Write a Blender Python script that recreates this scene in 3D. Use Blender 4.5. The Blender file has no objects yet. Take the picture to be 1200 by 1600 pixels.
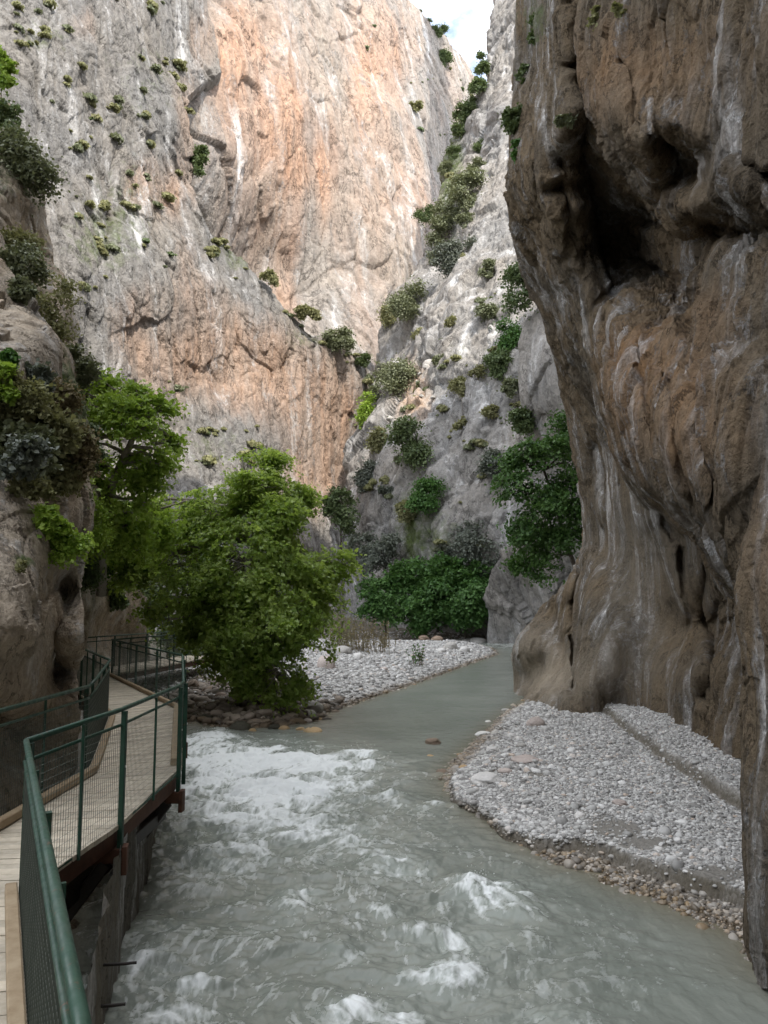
import bpy, math, random
import numpy as np
from mathutils import Vector

rng = np.random.default_rng(7)
random.seed(7)
scene = bpy.context.scene
COL = scene.collection
F, CZ = 1300.0, 3.5                      # focal length in photo pixels, eye height above the river
TH = math.atan(150.0 / F)                # camera tilt
CT, ST = math.cos(TH), math.sin(TH)
CAM = np.array([0.0, 0.0, CZ])

# ------------------------------------------------------------------ camera maths
def unproj(px, py, d):
    """photo pixel + forward distance -> world point(s)"""
    px, py, d = np.broadcast_arrays(np.asarray(px, float), np.asarray(py, float), np.asarray(d, float))
    u = (px - 600.0) / F
    v = (800.0 - py) / F
    y = CT - v * ST
    z = ST + v * CT
    t = d / y
    return np.stack([u * t, d, CZ + z * t], -1)

def onz(px, py, z=0.0):
    u = (px - 600.0) / F
    v = (800.0 - py) / F
    y = CT - v * ST
    zz = ST + v * CT
    t = (z - CZ) / zz
    return np.array([u * t, y * t])

# ------------------------------------------------------------------ noise
_perm = np.random.default_rng(3).permutation(256).astype(np.int32)
_perm = np.concatenate([_perm, _perm, _perm])
_g = np.random.default_rng(4).normal(size=(256, 3)).astype(np.float32)
_g /= np.linalg.norm(_g, axis=1)[:, None]
_rv = np.random.default_rng(5).random((256, 6)).astype(np.float32)

def perlin(P):
    P = np.asarray(P, np.float32)
    i = np.floor(P).astype(np.int32)
    f = P - i
    w = f * f * f * (f * (f * 6 - 15) + 10)
    i &= 255
    out = np.zeros(P.shape[0], np.float32)
    for dx in (0, 1):
        hx = _perm[(i[:, 0] + dx)]
        wx = w[:, 0] if dx else 1 - w[:, 0]
        for dy in (0, 1):
            hy = _perm[(hx + i[:, 1] + dy) & 255]
            wy = w[:, 1] if dy else 1 - w[:, 1]
            for dz in (0, 1):
                g = _g[_perm[(hy + i[:, 2] + dz) & 255]]
                wz = w[:, 2] if dz else 1 - w[:, 2]
                out += wx * wy * wz * (g[:, 0] * (f[:, 0] - dx) + g[:, 1] * (f[:, 1] - dy) + g[:, 2] * (f[:, 2] - dz))
    return out * 1.5

def fbm(P, octaves=4, gain=0.5, lac=2.03, ridged=False):
    a, s, out = 1.0, 0.0, np.zeros(len(P), np.float32)
    Q = np.array(P, np.float32)
    for k in range(octaves):
        n = perlin(Q + 17.3 * k)
        out += a * ((1 - 2.2 * np.abs(n)) if ridged else n)
        s += a
        a *= gain
        Q = Q * lac
    return out / s

def facets(P):
    """chiselled look: every Voronoi cell is a randomly tilted plane; also returns the distance to the cell border"""
    P = np.asarray(P, np.float32)
    base = np.floor(P).astype(np.int32)
    f1 = np.full(len(P), 9e9, np.float32); f2 = f1.copy(); val = np.zeros(len(P), np.float32)
    for dx in (-1, 0, 1):
        for dy in (-1, 0, 1):
            for dz in (-1, 0, 1):
                c = base + np.array([dx, dy, dz], np.int32)
                h = _perm[(_perm[(_perm[c[:, 0] & 255] + c[:, 1]) & 255] + c[:, 2]) & 255]
                r = _rv[h]
                q = P - (c + r[:, :3])
                d = (q * q).sum(1)
                v = (q * (r[:, 3:6] - 0.5)).sum(1) * 2.0 + (r[:, 3] - 0.5) * 0.9
                near = d < f1
                f2 = np.where(near, f1, np.minimum(f2, d))
                val = np.where(near, v, val)
                f1 = np.where(near, d, f1)
    return val, np.sqrt(f2) - np.sqrt(f1)

def sstep(a, b, x):
    t = np.clip((x - a) / (b - a), 0, 1)
    return t * t * (3 - 2 * t)

# ------------------------------------------------------------------ mesh helpers
def mesh_np(name, V, quads=None, tris=None, mat=None, parent=None, smooth=True, attrs=None):
    V = np.asarray(V, np.float32).reshape(-1, 3)
    me = bpy.data.meshes.new(name)
    nq = 0 if quads is None else len(quads)
    nt = 0 if tris is None else len(tris)
    me.vertices.add(len(V)); me.vertices.foreach_set('co', V.ravel())
    me.loops.add(nq * 4 + nt * 3); me.polygons.add(nq + nt)
    li, st = [], []
    if nq: li.append(np.asarray(quads, np.int32).ravel()); st.append(np.arange(nq, dtype=np.int32) * 4)
    if nt: li.append(np.asarray(tris, np.int32).ravel()); st.append(nq * 4 + np.arange(nt, dtype=np.int32) * 3)
    me.loops.foreach_set('vertex_index', np.concatenate(li))
    me.polygons.foreach_set('loop_start', np.concatenate(st))
    me.update(calc_edges=True)
    me.polygons.foreach_set('use_smooth', np.full(nq + nt, smooth, bool))
    for k, a in (attrs or {}).items():
        at = me.attributes.new(k, 'FLOAT', 'POINT')
        at.data.foreach_set('value', np.asarray(a, np.float32))
    if mat: me.materials.append(mat)
    me.validate()
    o = bpy.data.objects.new(name, me); COL.objects.link(o)
    if parent: o.parent = parent
    return o

def grid_quads(nv, nu):
    a = np.arange(nv * nu).reshape(nv, nu)
    return np.stack([a[:-1, :-1], a[:-1, 1:], a[1:, 1:], a[1:, :-1]], -1).reshape(-1, 4)

def tag(o, label=None, cat=None, group=None, kind=None):
    if label: o['label'] = label
    if cat: o['category'] = cat
    if group: o['group'] = group
    if kind: o['kind'] = kind
    return o

def empty(name, loc, rz=0.0):
    o = bpy.data.objects.new(name, None); COL.objects.link(o)
    o.location = loc; o.rotation_euler = (0, 0, rz); o.empty_display_size = 0.3
    return o

class MB:
    """collects boxes, tubes and faces into one mesh"""
    def __init__(s): s.v, s.q, s.t, s.n = [], [], [], 0
    def add(s, V, q=None, t=None):
        V = np.asarray(V, np.float32)
        if q is not None and len(q): s.q.append(np.asarray(q) + s.n)
        if t is not None and len(t): s.t.append(np.asarray(t) + s.n)
        s.v.append(V); s.n += len(V)
    def bar(s, a, b, w, h, up=(0, 0, 1)):
        """rectangular bar from a to b, w across, h along up"""
        a, b, up = np.array(a, float), np.array(b, float), np.array(up, float)
        t = b - a; t /= np.linalg.norm(t)
        x = np.cross(t, up)
        if np.linalg.norm(x) < 1e-6: x = np.cross(t, (0, 1, 0.0))
        x /= np.linalg.norm(x); z = np.cross(x, t)
        c = 0.12 * min(w, h)
        prof = [(-w/2+c, -h/2), (w/2-c, -h/2), (w/2, -h/2+c), (w/2, h/2-c), (w/2-c, h/2), (-w/2+c, h/2), (-w/2, h/2-c), (-w/2, -h/2+c)]
        ring = np.array([x * p + z * q for p, q in prof])
        V = np.concatenate([ring + a, ring + b]); n = 8
        q = [(i, (i+1) % n, n + (i+1) % n, n + i) for i in range(n)]
        t_ = [(0, i+1, i) for i in range(1, n-1)] + [(n, n+i, n+i+1) for i in range(1, n-1)]
        s.add(V, q, t_)
    def tube(s, pts, rad, n=8, cap=True):
        pts = np.array(pts, float); m = len(pts)
        rad = np.broadcast_to(np.asarray(rad, float), (m,))
        T = np.gradient(pts, axis=0); T /= np.linalg.norm(T, axis=1)[:, None] + 1e-9
        ref = np.array([0.0, 0, 1]) if abs(T[0, 2]) < 0.9 else np.array([1.0, 0, 0])
        ang = np.arange(n) / n * 2 * math.pi
        rings = []
        for i in range(m):
            x = np.cross(T[i], ref); x /= np.linalg.norm(x) + 1e-9
            y = np.cross(T[i], x)
            rings.append(pts[i] + rad[i] * (np.cos(ang)[:, None] * x + np.sin(ang)[:, None] * y))
        V = np.concatenate(rings)
        q = [(r*n+i, r*n+(i+1) % n, (r+1)*n+(i+1) % n, (r+1)*n+i) for r in range(m-1) for i in range(n)]
        t_ = []
        if cap:
            t_ = [(0, i+1, i) for i in range(1, n-1)] + [((m-1)*n, (m-1)*n+i, (m-1)*n+i+1) for i in range(1, n-1)]
        s.add(V, q, t_)
    def build(s, name, mat, parent=None, smooth=False):
        V = np.concatenate(s.v)
        q = np.concatenate(s.q) if s.q else None
        t = np.concatenate(s.t) if s.t else None
        return mesh_np(name, V, q, t, mat, parent, smooth)

def poly_sd(P, poly):
    """signed distance (inside negative) of points (N,2) to a closed polygon"""
    poly = np.asarray(poly, float); n = len(poly)
    d = np.full(len(P), 1e18); ins = np.zeros(len(P), bool)
    for i in range(n):
        a, b = poly[i], poly[(i + 1) % n]
        e = b - a; w = P - a
        t = np.clip((w @ e) / (e @ e + 1e-12), 0, 1)
        r = w - t[:, None] * e
        d = np.minimum(d, (r * r).sum(1))
        c = (a[1] > P[:, 1]) != (b[1] > P[:, 1])
        xx = a[0] + (P[:, 1] - a[1]) / (b[1] - a[1] + 1e-12) * (b[0] - a[0])
        ins ^= c & (P[:, 0] < xx)
    return np.where(ins, -1, 1) * np.sqrt(d)

# ------------------------------------------------------------------ materials
class NT:
    def __init__(s, name):
        s.m = bpy.data.materials.new(name); s.m.use_nodes = True
        s.t = s.m.node_tree; s.b = s.t.nodes['Principled BSDF']; s.out = s.t.nodes['Material Output']
        s.tc = s.t.nodes.new('ShaderNodeTexCoord')
    def n(s, typ, **kw):
        nd = s.t.nodes.new('ShaderNode' + typ)
        for k, v in kw.items(): setattr(nd, k, v)
        return nd
    def l(s, a, b): s.t.links.new(a, b)
    def map(s, scale, loc=(0, 0, 0), src=None):
        m = s.n('Mapping'); m.inputs['Scale'].default_value = scale if hasattr(scale, '__len__') else (scale,) * 3
        m.inputs['Location'].default_value = loc
        s.l(src or s.tc.outputs['Object'], m.inputs['Vector']); return m.outputs[0]
    def noise(s, scale, detail=4, rough=0.55, vec=None, dist=0.0):
        nd = s.n('TexNoise'); nd.inputs['Scale'].default_value = scale
        nd.inputs['Detail'].default_value = detail; nd.inputs['Roughness'].default_value = rough
        nd.inputs['Distortion'].default_value = dist
        s.l(vec or s.tc.outputs['Object'], nd.inputs['Vector']); return nd.outputs['Fac']
    def ramp(s, src, stops):
        r = s.n('ValToRGB'); e = r.color_ramp.elements
        while len(e) < len(stops): e.new(0.5)
        for i, (p, c) in enumerate(stops):
            e[i].position = p; e[i].color = (c, c, c, 1) if not hasattr(c, '__len__') else (*c, 1)
        s.l(src, r.inputs[0]); return r.outputs[0]
    def mix(s, fac, a, b, mode='MIX'):
        m = s.n('Mix'); m.data_type = 'RGBA'; m.blend_type = mode
        for k, v in ((0, fac), (6, a), (7, b)):
            if isinstance(v, (int, float)): m.inputs[k].default_value = v if k == 0 else (v, v, v, 1)
            elif hasattr(v, '__len__'): m.inputs[k].default_value = (*v, 1)
            else: s.l(v, m.inputs[k])
        return m.outputs[2]
    def math(s, op, a, b=0.0, c=None):
        m = s.n('Math', operation=op)
        for i, v in enumerate((a, b) if c is None else (a, b, c)):
            if isinstance(v, (int, float)): m.inputs[i].default_value = v
            else: s.l(v, m.inputs[i])
        return m.outputs[0]
    def attr(s, name):
        a = s.n('Attribute'); a.attribute_name = name; return a.outputs['Fac']
    def bump(s, h, strength, dist=0.02, prev=None):
        b = s.n('Bump'); b.inputs['Strength'].default_value = strength; b.inputs['Distance'].default_value = dist
        s.l(h, b.inputs['Height'])
        if prev: s.l(prev, b.inputs['Normal'])
        return b.outputs[0]
    def done(s, color, rough=0.9, normal=None, spec=0.3):
        if hasattr(color, '__len__'): s.b.inputs['Base Color'].default_value = (*color, 1)
        else: s.l(color, s.b.inputs['Base Color'])
        if isinstance(rough, (int, float)): s.b.inputs['Roughness'].default_value = rough
        else: s.l(rough, s.b.inputs['Roughness'])
        s.b.inputs['Specular IOR Level'].default_value = spec
        if normal: s.l(normal, s.b.inputs['Normal'])
        return s.m

def rock_mat(name, grey, tan, orange, size, dark=0.35, moss=(0.09, 0.12, 0.035), streak=0.10, grain=1.0, white=(0.62, 0.58, 0.52), dk=(0.13, 0.125, 0.115), scar=0.75):
    """limestone: grey and tan patches, rust stains running down, dark weeping streaks, pale scars, pits"""
    k = NT(name)
    sz = 1.0 / size
    big = k.noise(0.35 * sz, 5, 0.6, dist=0.6)
    c = k.mix(k.ramp(big, [(0.38, 0.0), (0.62, 1.0)]), grey, tan)
    st = k.noise(1.0 * sz, 6, 0.62, k.map((1, 1, streak)), 0.3)
    st2 = k.noise(3.6 * sz, 5, 0.6, k.map((1, 1, streak * 0.6), (3, 1, 7)), 0.2)
    a = k.attr('stain')
    sm = k.ramp(k.math('ADD', k.math('MULTIPLY', a, 0.62), k.math('MULTIPLY', st, 0.55)), [(0.42, 0.0), (0.78, 1.0)])
    c = k.mix(sm, c, k.mix(k.ramp(st2, [(0.35, 0), (0.7, 1)]), orange, tuple(0.55 * x + 0.45 * y for x, y in zip(orange, white))))
    # pale calcite scars
    sc = k.ramp(k.noise(2.3 * sz, 6, 0.7, k.map((1, 1, 0.45), (9, 4, 2))), [(0.56, 0.0), (0.74, scar)])
    c = k.mix(sc, c, white)
    # dark weathering streaks
    dk = k.ramp(k.noise(1.7 * sz, 6, 0.65, k.map((1, 1, streak * 0.7), (1, 8, 3)), 0.25), [(0.30, 1.0), (0.52, 0.0)])
    c = k.mix(k.math('MULTIPLY', dk, dark), c, dk)
    # fine runnels of wash and lichen
    f1 = k.ramp(k.noise(5.5 * sz, 7, 0.68, k.map((1, 1, streak * 0.8), (5, 2, 1)), 0.2), [(0.30, 0.62), (0.5, 0.98), (0.7, 1.12)])
    c = k.mix(0.8, c, f1, 'MULTIPLY')
    ck = k.math('ABSOLUTE', k.math('SUBTRACT', k.noise(1.5 * sz, 7, 0.66, k.map((1, 1, 0.55), (2, 6, 4)), 0.5), 0.5))
    c = k.mix(k.ramp(ck, [(0.004, 0.55), (0.016, 0.0)]), c, dk)
    # speckles / lichen
    sp = k.ramp(k.noise(14 * sz, 4, 0.7), [(0.3, 0.62), (0.62, 1.12)])
    c = k.mix(0.75, c, sp, 'MULTIPLY')
    pl_ = k.math('MULTIPLY', k.attr('pale'), k.ramp(k.noise(1.6 * sz, 6, 0.7), [(0.25, 0.25), (0.6, 1.0)]))
    c = k.mix(pl_, c, tuple(1.15 * x for x in white))
    m = k.attr('moss')
    mm = k.ramp(k.math('ADD', k.math('MULTIPLY', m, 0.7), k.math('MULTIPLY', k.noise(5 * sz, 5, 0.7), 0.6)), [(0.55, 0.0), (0.75, 1.0)])
    c = k.mix(mm, c, k.mix(k.ramp(k.noise(9 * sz, 3), [(0.35, 0), (0.65, 1)]), moss, tuple(0.7 * x + 0.05 for x in moss)))
    h = k.math('ADD', k.noise(5 * sz, 8, 0.65, k.map((1, 1, 0.5))), k.math('MULTIPLY', k.noise(22 * sz, 4, 0.6), 0.35))
    nrm = k.bump(h, 0.62 * grain, 0.16 * size)
    nrm = k.bump(k.noise(30 * sz, 5, 0.65, k.map((1, 1, 0.6), (4, 4, 4))), 0.5 * grain, 0.03 * size, nrm)
    return k.done(c, 0.93, nrm, 0.2)

def plain_mat(name, c1, c2, scale, rough=0.7, bump=0.15, bd=0.004, spec=0.3, metallic=0.0, stretch=(1, 1, 1)):
    k = NT(name)
    v = k.map(stretch)
    f = k.ramp(k.noise(scale, 6, 0.65, v), [(0.32, 0.0), (0.68, 1.0)])
    c = k.mix(f, c1, c2)
    k.b.inputs['Metallic'].default_value = metallic
    return k.done(c, rough, k.bump(k.noise(scale * 3, 5, 0.6, v), bump, bd), spec)
# ================================================================== cliffs
def interp(tab, y):
    t = np.array(sorted(tab), float)
    return np.interp(y, t[:, 0], t[:, 1])

def rows(a0, b0, n, top=None, bottom=None, nt=70, nb=30):
    r = np.linspace(a0, b0, n)
    if top is not None: r = np.concatenate([a0 - (a0 - top) * np.linspace(1, 0, nt, endpoint=False) ** 1.7, r])
    if bottom is not None: r = np.concatenate([r, b0 + (bottom - b0) * np.linspace(0, 1, nb + 1)[1:]])
    return r

def rbf_fit(ctrl, c):
    C = np.array(ctrl, float); X = C[:, :2] / 100.0; y = 100.0 / C[:, 2]
    D = np.sqrt(((X[:, None] - X[None]) ** 2).sum(-1) + c * c)
    n = len(C); A = np.zeros((n + 3, n + 3)); A[:n, :n] = -D
    A[:n, n] = 1; A[:n, n+1:] = X; A[n, :n] = 1; A[n+1:, :n] = X.T
    A[:n, :n] += np.eye(n) * 1e-4
    w = np.linalg.solve(A, np.concatenate([y, np.zeros(3)]))
    def f(px, py):
        Q = np.stack([px, py], -1) / 100.0; out = np.empty(len(Q))
        for i in range(0, len(Q), 60000):
            q = Q[i:i+60000]
            d = np.sqrt(((q[:, None] - X[None]) ** 2).sum(-1) + c * c)
            out[i:i+60000] = -d @ w[:n] + w[n] + q @ w[n+1:]
        return 100.0 / np.maximum(out, 0.15)
    return f

def blobs(lst, px, py):
    out = np.zeros(len(px))
    for (x, y, rx, ry, a) in lst:
        g = a * np.exp(-(((px - x) / rx) ** 2 + ((py - y) / ry) ** 2))
        out = np.where(np.abs(g) > np.abs(out), g, out) if False else out + g
    return np.clip(out, 0, 1)

SHEETS = {}
def sheet(name, L, R, pys, nu, ctrl, disp, mat, stain=(), moss=(), stain0=0.0, curlL=0.0, curlR=0.0, c=0.35, upow=1.0, dsm=None, pale=()):
    nv = len(pys); u = np.linspace(0, 1, nu) ** upow
    l, r = interp(L, pys), interp(R, pys)
    px = l[:, None] + (r - l)[:, None] * u[None]
    py = np.repeat(pys[:, None], nu, 1)
    fd = ctrl if callable(ctrl) else rbf_fit(ctrl, c)
    d = fd(px.ravel(), py.ravel()).reshape(nv, nu)
    for _ in range(2 if dsm else 0):                          # soften the very sharpest steps
        for ax in (0, 1):
            pad = [(0, 0), (0, 0)]; pad[ax] = (dsm, dsm); e = np.pad(1 / d, pad, 'edge'); n = d.shape[ax]
            d = (2 * dsm + 1) / sum(e.take(range(i, i + n), ax) for i in range(2 * dsm + 1))
    P = unproj(px, py, d)
    if dsm:                                                     # even spacing of the mesh over lips and hollows
        A = np.concatenate([P, px[..., None], py[..., None]], -1)
        for ax in (1, 0, 1):
            B = A if ax == 1 else A.transpose(1, 0, 2)
            s_ = np.linalg.norm(np.diff(B[..., :3], axis=1), axis=-1); n_ = B.shape[1]
            m_ = np.diff(B[..., 3 if ax == 1 else 4], axis=1); m_ = np.abs(m_) / np.abs(m_).sum(1, keepdims=True)
            s_ = 0.5 * s_ / s_.sum(1, keepdims=True) + 0.5 * m_
            for _ in range(12): s_ = np.concatenate([s_[:1], (s_[:-2] + s_[1:-1] + s_[2:]) / 3, s_[-1:]], 0)
            c_ = np.concatenate([np.zeros((len(B), 1)), np.cumsum(s_, 1)], 1); c_ /= c_[:, -1:]
            t_ = np.linspace(0, 1, n_)
            C_ = np.stack([np.stack([np.interp(t_, c_[i], B[i, :, j]) for j in range(5)], -1) for i in range(len(B))])
            A = C_ if ax == 1 else C_.transpose(1, 0, 2)
        P, px, py = A[..., :3], A[..., 3], A[..., 4]
    def curl(col_px, edge, sgn, rad):
        m = 16; a = np.linspace(0, 1, m + 1)[1:] * math.radians(115)
        e = P[:, edge]
        out = []
        for t in a:
            q = e.copy(); q[:, 1] += rad * math.sin(t) * 1.5; q[:, 0] += sgn * rad * (1 - math.cos(t)) + q[:, 0] * 0
            q[:, 0] += e[:, 0] / np.maximum(e[:, 1], 1) * rad * math.sin(t) * 1.5     # follow the sight line so the edge stays where it is
            out.append(q)
        return np.stack(out, 1)
    real = np.ones(px.shape, bool)
    if curlL:
        X = curl(px, 0, 1, curlL)[:, ::-1]; n = X.shape[1]; real = np.concatenate([np.zeros((nv, n), bool), real], 1)
        P = np.concatenate([X, P], 1); px = np.concatenate([np.repeat(px[:, :1], n, 1), px], 1); py = np.concatenate([py[:, :n], py], 1)
    if curlR:
        X = curl(px, -1, -1, curlR); n = X.shape[1]; real = np.concatenate([real, np.zeros((nv, n), bool)], 1)
        P = np.concatenate([P, X], 1); px = np.concatenate([px, np.repeat(px[:, -1:], n, 1)], 1); py = np.concatenate([py, py[:, :n]], 1)
    nv, nu = P.shape[:2]
    gu = np.gradient(P, axis=1); gv = np.gradient(P, axis=0)
    N = np.cross(gu, gv); N /= np.linalg.norm(N, axis=-1, keepdims=True) + 1e-9
    k = 9                                                      # soften the normals so that displacement never tears
    for ax in (0, 1):
        cs = np.cumsum(np.concatenate([np.repeat(N.take([0], ax), k, ax), N, np.repeat(N.take([-1], ax), k, ax)], ax), axis=ax)
        n = N.shape[ax]
        N = cs.take(range(2 * k, n + 2 * k), ax) - np.concatenate([np.zeros_like(cs.take([0], ax)), cs], ax).take(range(0, n), ax)
        N /= np.linalg.norm(N, axis=-1, keepdims=True) + 1e-9
    V = CAM - P
    if np.median((N * V).sum(-1)) < 0: N = -N; flip = True
    else: flip = False
    Pf, Nf = P.reshape(-1, 3), N.reshape(-1, 3)
    pxf, pyf = px.ravel(), py.ravel()
    h = disp(Pf, Nf, pxf, pyf).reshape(nv, nu)
    sp = np.maximum(np.linalg.norm(gu, axis=-1), np.linalg.norm(gv, axis=-1) if dsm else 0)
    w = sstep(2.6, 5.0, sp / np.median(sp[nv // 6:]))          # where the mesh is stretched keep only the broad shapes
    hb = h
    for ax in (0, 1):
        kk = 7; pad = [(0, 0), (0, 0)]; pad[ax] = (kk, kk); e = np.pad(hb, pad, 'edge'); n_ = hb.shape[ax]
        hb = sum(e.take(range(i, i + n_), ax) for i in range(2 * kk + 1)) / (2 * kk + 1)
    h = (h * (1 - w) + hb * w).ravel()
    Q = Pf + Nf * h[:, None]
    q = grid_quads(nv, nu)
    if flip: q = q[:, ::-1]
    o = mesh_np(name, Q, q, None, mat, attrs={'stain': np.clip(stain0 + blobs(stain, pxf, pyf), 0, 1), 'moss': blobs(moss, pxf, pyf), 'pale': blobs(pale, pxf, pyf)})
    tag(o, kind='structure')
    SHEETS[name] = (Q.reshape(nv, nu, 3), np.where(real, px, 1e9), py, N)
    return o

def surf(name, x, y):
    """world point and normal of a cliff where the photo pixel (x, y) falls on it"""
    Q, px, py, N = SHEETS[name]
    i = np.argmin((px - x) ** 2 + (py - y) ** 2)
    i = np.unravel_index(i, px.shape)
    return Q[i], N[i]

def rock_disp(s, amp, an=0.4, facet=1.0, flute=0.0, warp=0.5, fine=0.5, seed=0.0, low=0.9):
    def f(P, N, px, py):
        Q = (P / s + seed).astype(np.float32) * np.array([1, 1, an], np.float32)
        W = Q + warp * np.stack([perlin(Q * 0.9 + 5), perlin(Q * 0.9 + 31), perlin(Q * 0.9 + 57)], -1)
        h = low * fbm(W * 0.7, 3)
        if facet:
            v, e = facets(W * 0.9); h += facet * (0.55 * v - 0.25 * np.exp(-e * 9))
            v, e = facets(W * 2.3 + 9); h += facet * (0.26 * v - 0.10 * np.exp(-e * 9))
        r = fbm(W * 1.7 + 3, 5, 0.55, ridged=True)
        h += 0.22 * r
        if flute:
            Z = np.stack([Q[:, 0], Q[:, 1], Q[:, 2] * 0.22], -1)
            Z = Z + 0.35 * np.stack([perlin(Z * 0.8), perlin(Z * 0.8 + 9), Z[:, 2] * 0], -1)
            h += flute * (0.5 * fbm(Z * 1.6, 3, 0.55, ridged=True) + 0.25 * fbm(Z * 4.5, 3, 0.5, ridged=True))
        h += fine * 0.10 * fbm(W * 6.5, 4, 0.6, ridged=True)
        return amp * h
    return f

GREY, TAN, ORANGE = (0.37, 0.355, 0.33), (0.44, 0.37, 0.29), (0.52, 0.29, 0.16)
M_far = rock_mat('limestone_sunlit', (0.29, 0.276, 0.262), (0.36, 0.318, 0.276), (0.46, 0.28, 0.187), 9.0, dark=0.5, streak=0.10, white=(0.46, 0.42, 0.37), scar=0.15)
M_front = rock_mat('limestone_buttress', (0.215, 0.209, 0.20), (0.265, 0.243, 0.215), (0.41, 0.275, 0.195), 6.0, dark=0.5, streak=0.09, white=(0.36, 0.34, 0.31), scar=0.22, grain=1.2)
M_slope = rock_mat('limestone_slope', (0.25, 0.245, 0.237), (0.30, 0.277, 0.25), (0.42, 0.29, 0.2), 4.5, dark=0.45, streak=0.3, white=(0.48, 0.46, 0.43), scar=0.55)
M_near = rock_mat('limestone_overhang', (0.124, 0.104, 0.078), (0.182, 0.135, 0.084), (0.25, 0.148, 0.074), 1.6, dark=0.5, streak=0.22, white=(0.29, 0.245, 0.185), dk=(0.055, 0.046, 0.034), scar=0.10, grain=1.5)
M_left = rock_mat('limestone_boulder', (0.42, 0.365, 0.295), (0.48, 0.39, 0.29), (0.46, 0.32, 0.20), 0.9, dark=0.45, streak=0.6, white=(0.52, 0.47, 0.40), scar=0.35, grain=1.2)

# --- the high sunlit wall at the back
sheet('back_cliff',
      L=[(-700, 60), (-60, 230), (300, 230), (500, 300), (640, 400), (830, 470)],
      R=[(-700, 560), (-120, 610), (-20, 633), (0, 641), (40, 672), (62, 694), (92, 722), (118, 742), (150, 775), (420, 740), (600, 690), (830, 640)],
      pys=rows(-60, 820, 620, top=-420, nt=40, bottom=1010, nb=25), nu=470,
      ctrl=[(200, -400, 185), (560, -400, 215), (230, 0, 128), (230, 400, 118), (330, 60, 130), (320, 250, 122), (420, 60, 150), (450, 250, 146), (420, 420, 146), (520, 100, 168),
            (560, 300, 163), (520, 500, 150), (600, 40, 190), (640, 200, 188), (640, 10, 215), (700, 90, 235), (740, 140, 250), (700, 220, 215), (660, 330, 180), (640, 420, 168),
            (590, 560, 152), (540, 680, 146), (500, 800, 142), (640, 600, 165), (640, 800, 165), (760, 300, 250), (300, 600, 135), (420, 800, 135)],
      disp=lambda P, N, x, y: rock_disp(17, 1.9, an=0.45, facet=0.9, flute=0.35)(P, N, x, y) + 0.9 * rock_disp(4.5, 0.75, an=0.6, facet=0.9, flute=0.2, seed=4)(P, N, x, y),
      mat=M_far, dsm=2, stain0=0.30,
      stain=[(440, 200, 40, 90, .6), (470, 270, 30, 40, .5), (400, 60, 50, 70, .3), (350, 120, 40, 110, .4), (450, 380, 45, 60, .3), (500, 290, 14, 90, .5), (560, 160, 30, 120, .35),
             (610, 90, 40, 70, .35), (440, 480, 60, 45, .5), (630, 330, 40, 90, .3), (490, 740, 40, 60, .5), (490, 500, 60, 110, -.35), (470, 260, 25, 60, -.2), (560, 450, 60, 110, -.25), (690, 140, 40, 80, -.3)],
      moss=[(690, 130, 40, 40, .22), (640, 170, 60, 60, .15)])

# --- front left: grey tufted buttress with the streaked lower wall under its ledge
sheet('left_cliff',
      L=[(-700, -260), (900, -260)],
      R=[(-700, 330), (-60, 318), (0, 322), (70, 333), (110, 338), (150, 292), (200, 300), (245, 312), (290, 292), (330, 300), (350, 318), (400, 372), (440, 408), (480, 446), (520, 492),
         (560, 548), (590, 590), (640, 604), (820, 610)],
      pys=rows(-40, 830, 640, top=-420, nt=40, bottom=1010, nb=40), nu=620,
      ctrl=[(-200, -400, 95), (300, -400, 135), (-100, 0, 74), (0, 100, 76), (120, 50, 88), (120, 250, 84), (60, 450, 72), (150, 500, 80), (220, 100, 102), (300, 60, 120), (250, 200, 102),
            (300, 240, 112), (230, 330, 95), (290, 360, 103), (350, 420, 109), (250, 450, 92), (310, 460, 100), (300, 520, 99), (400, 500, 112), (450, 530, 117), (230, 600, 88), (330, 600, 103), (420, 620, 112), (520, 600, 126),
            (560, 650, 132), (300, 700, 94), (400, 680, 106), (470, 700, 118), (540, 780, 130), (200, 760, 84), (330, 800, 92), (-200, 800, 62), (-200, 300, 66), (590, 600, 134)],
      disp=lambda P, N, x, y: rock_disp(11, 1.15, an=0.5, facet=1.0, flute=0.40)(P, N, x, y) + rock_disp(3.0, 0.45, an=0.65, facet=1.1, flute=0.3, seed=4)(P, N, x, y),
      mat=M_front, dsm=2, stain0=0.08, curlR=4.0,
      stain=[(420, 590, 130, 70, .75), (260, 560, 90, 60, .45), (210, 290, 18, 35, .7), (265, 310, 10, 25, .9), (300, 460, 60, 40, .45), (520, 660, 60, 60, .55), (500, 750, 60, 60, .75), (350, 540, 60, 60, .5), (190, 500, 35, 60, .4),
             (130, 40, 40, 40, .35), (290, 400, 25, 40, .35), (310, 60, 30, 60, .5), (290, 180, 25, 60, .45), (285, 300, 30, 60, .35), (235, 300, 40, 60, .25)],
      moss=[(230, 120, 110, 150, .36), (180, 330, 110, 90, .32), (380, 400, 50, 45, .5), (330, 700, 90, 60, .40), (60, 60, 60, 60, .35), (150, 400, 80, 60, .3), (480, 530, 60, 30, .45)])

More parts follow.
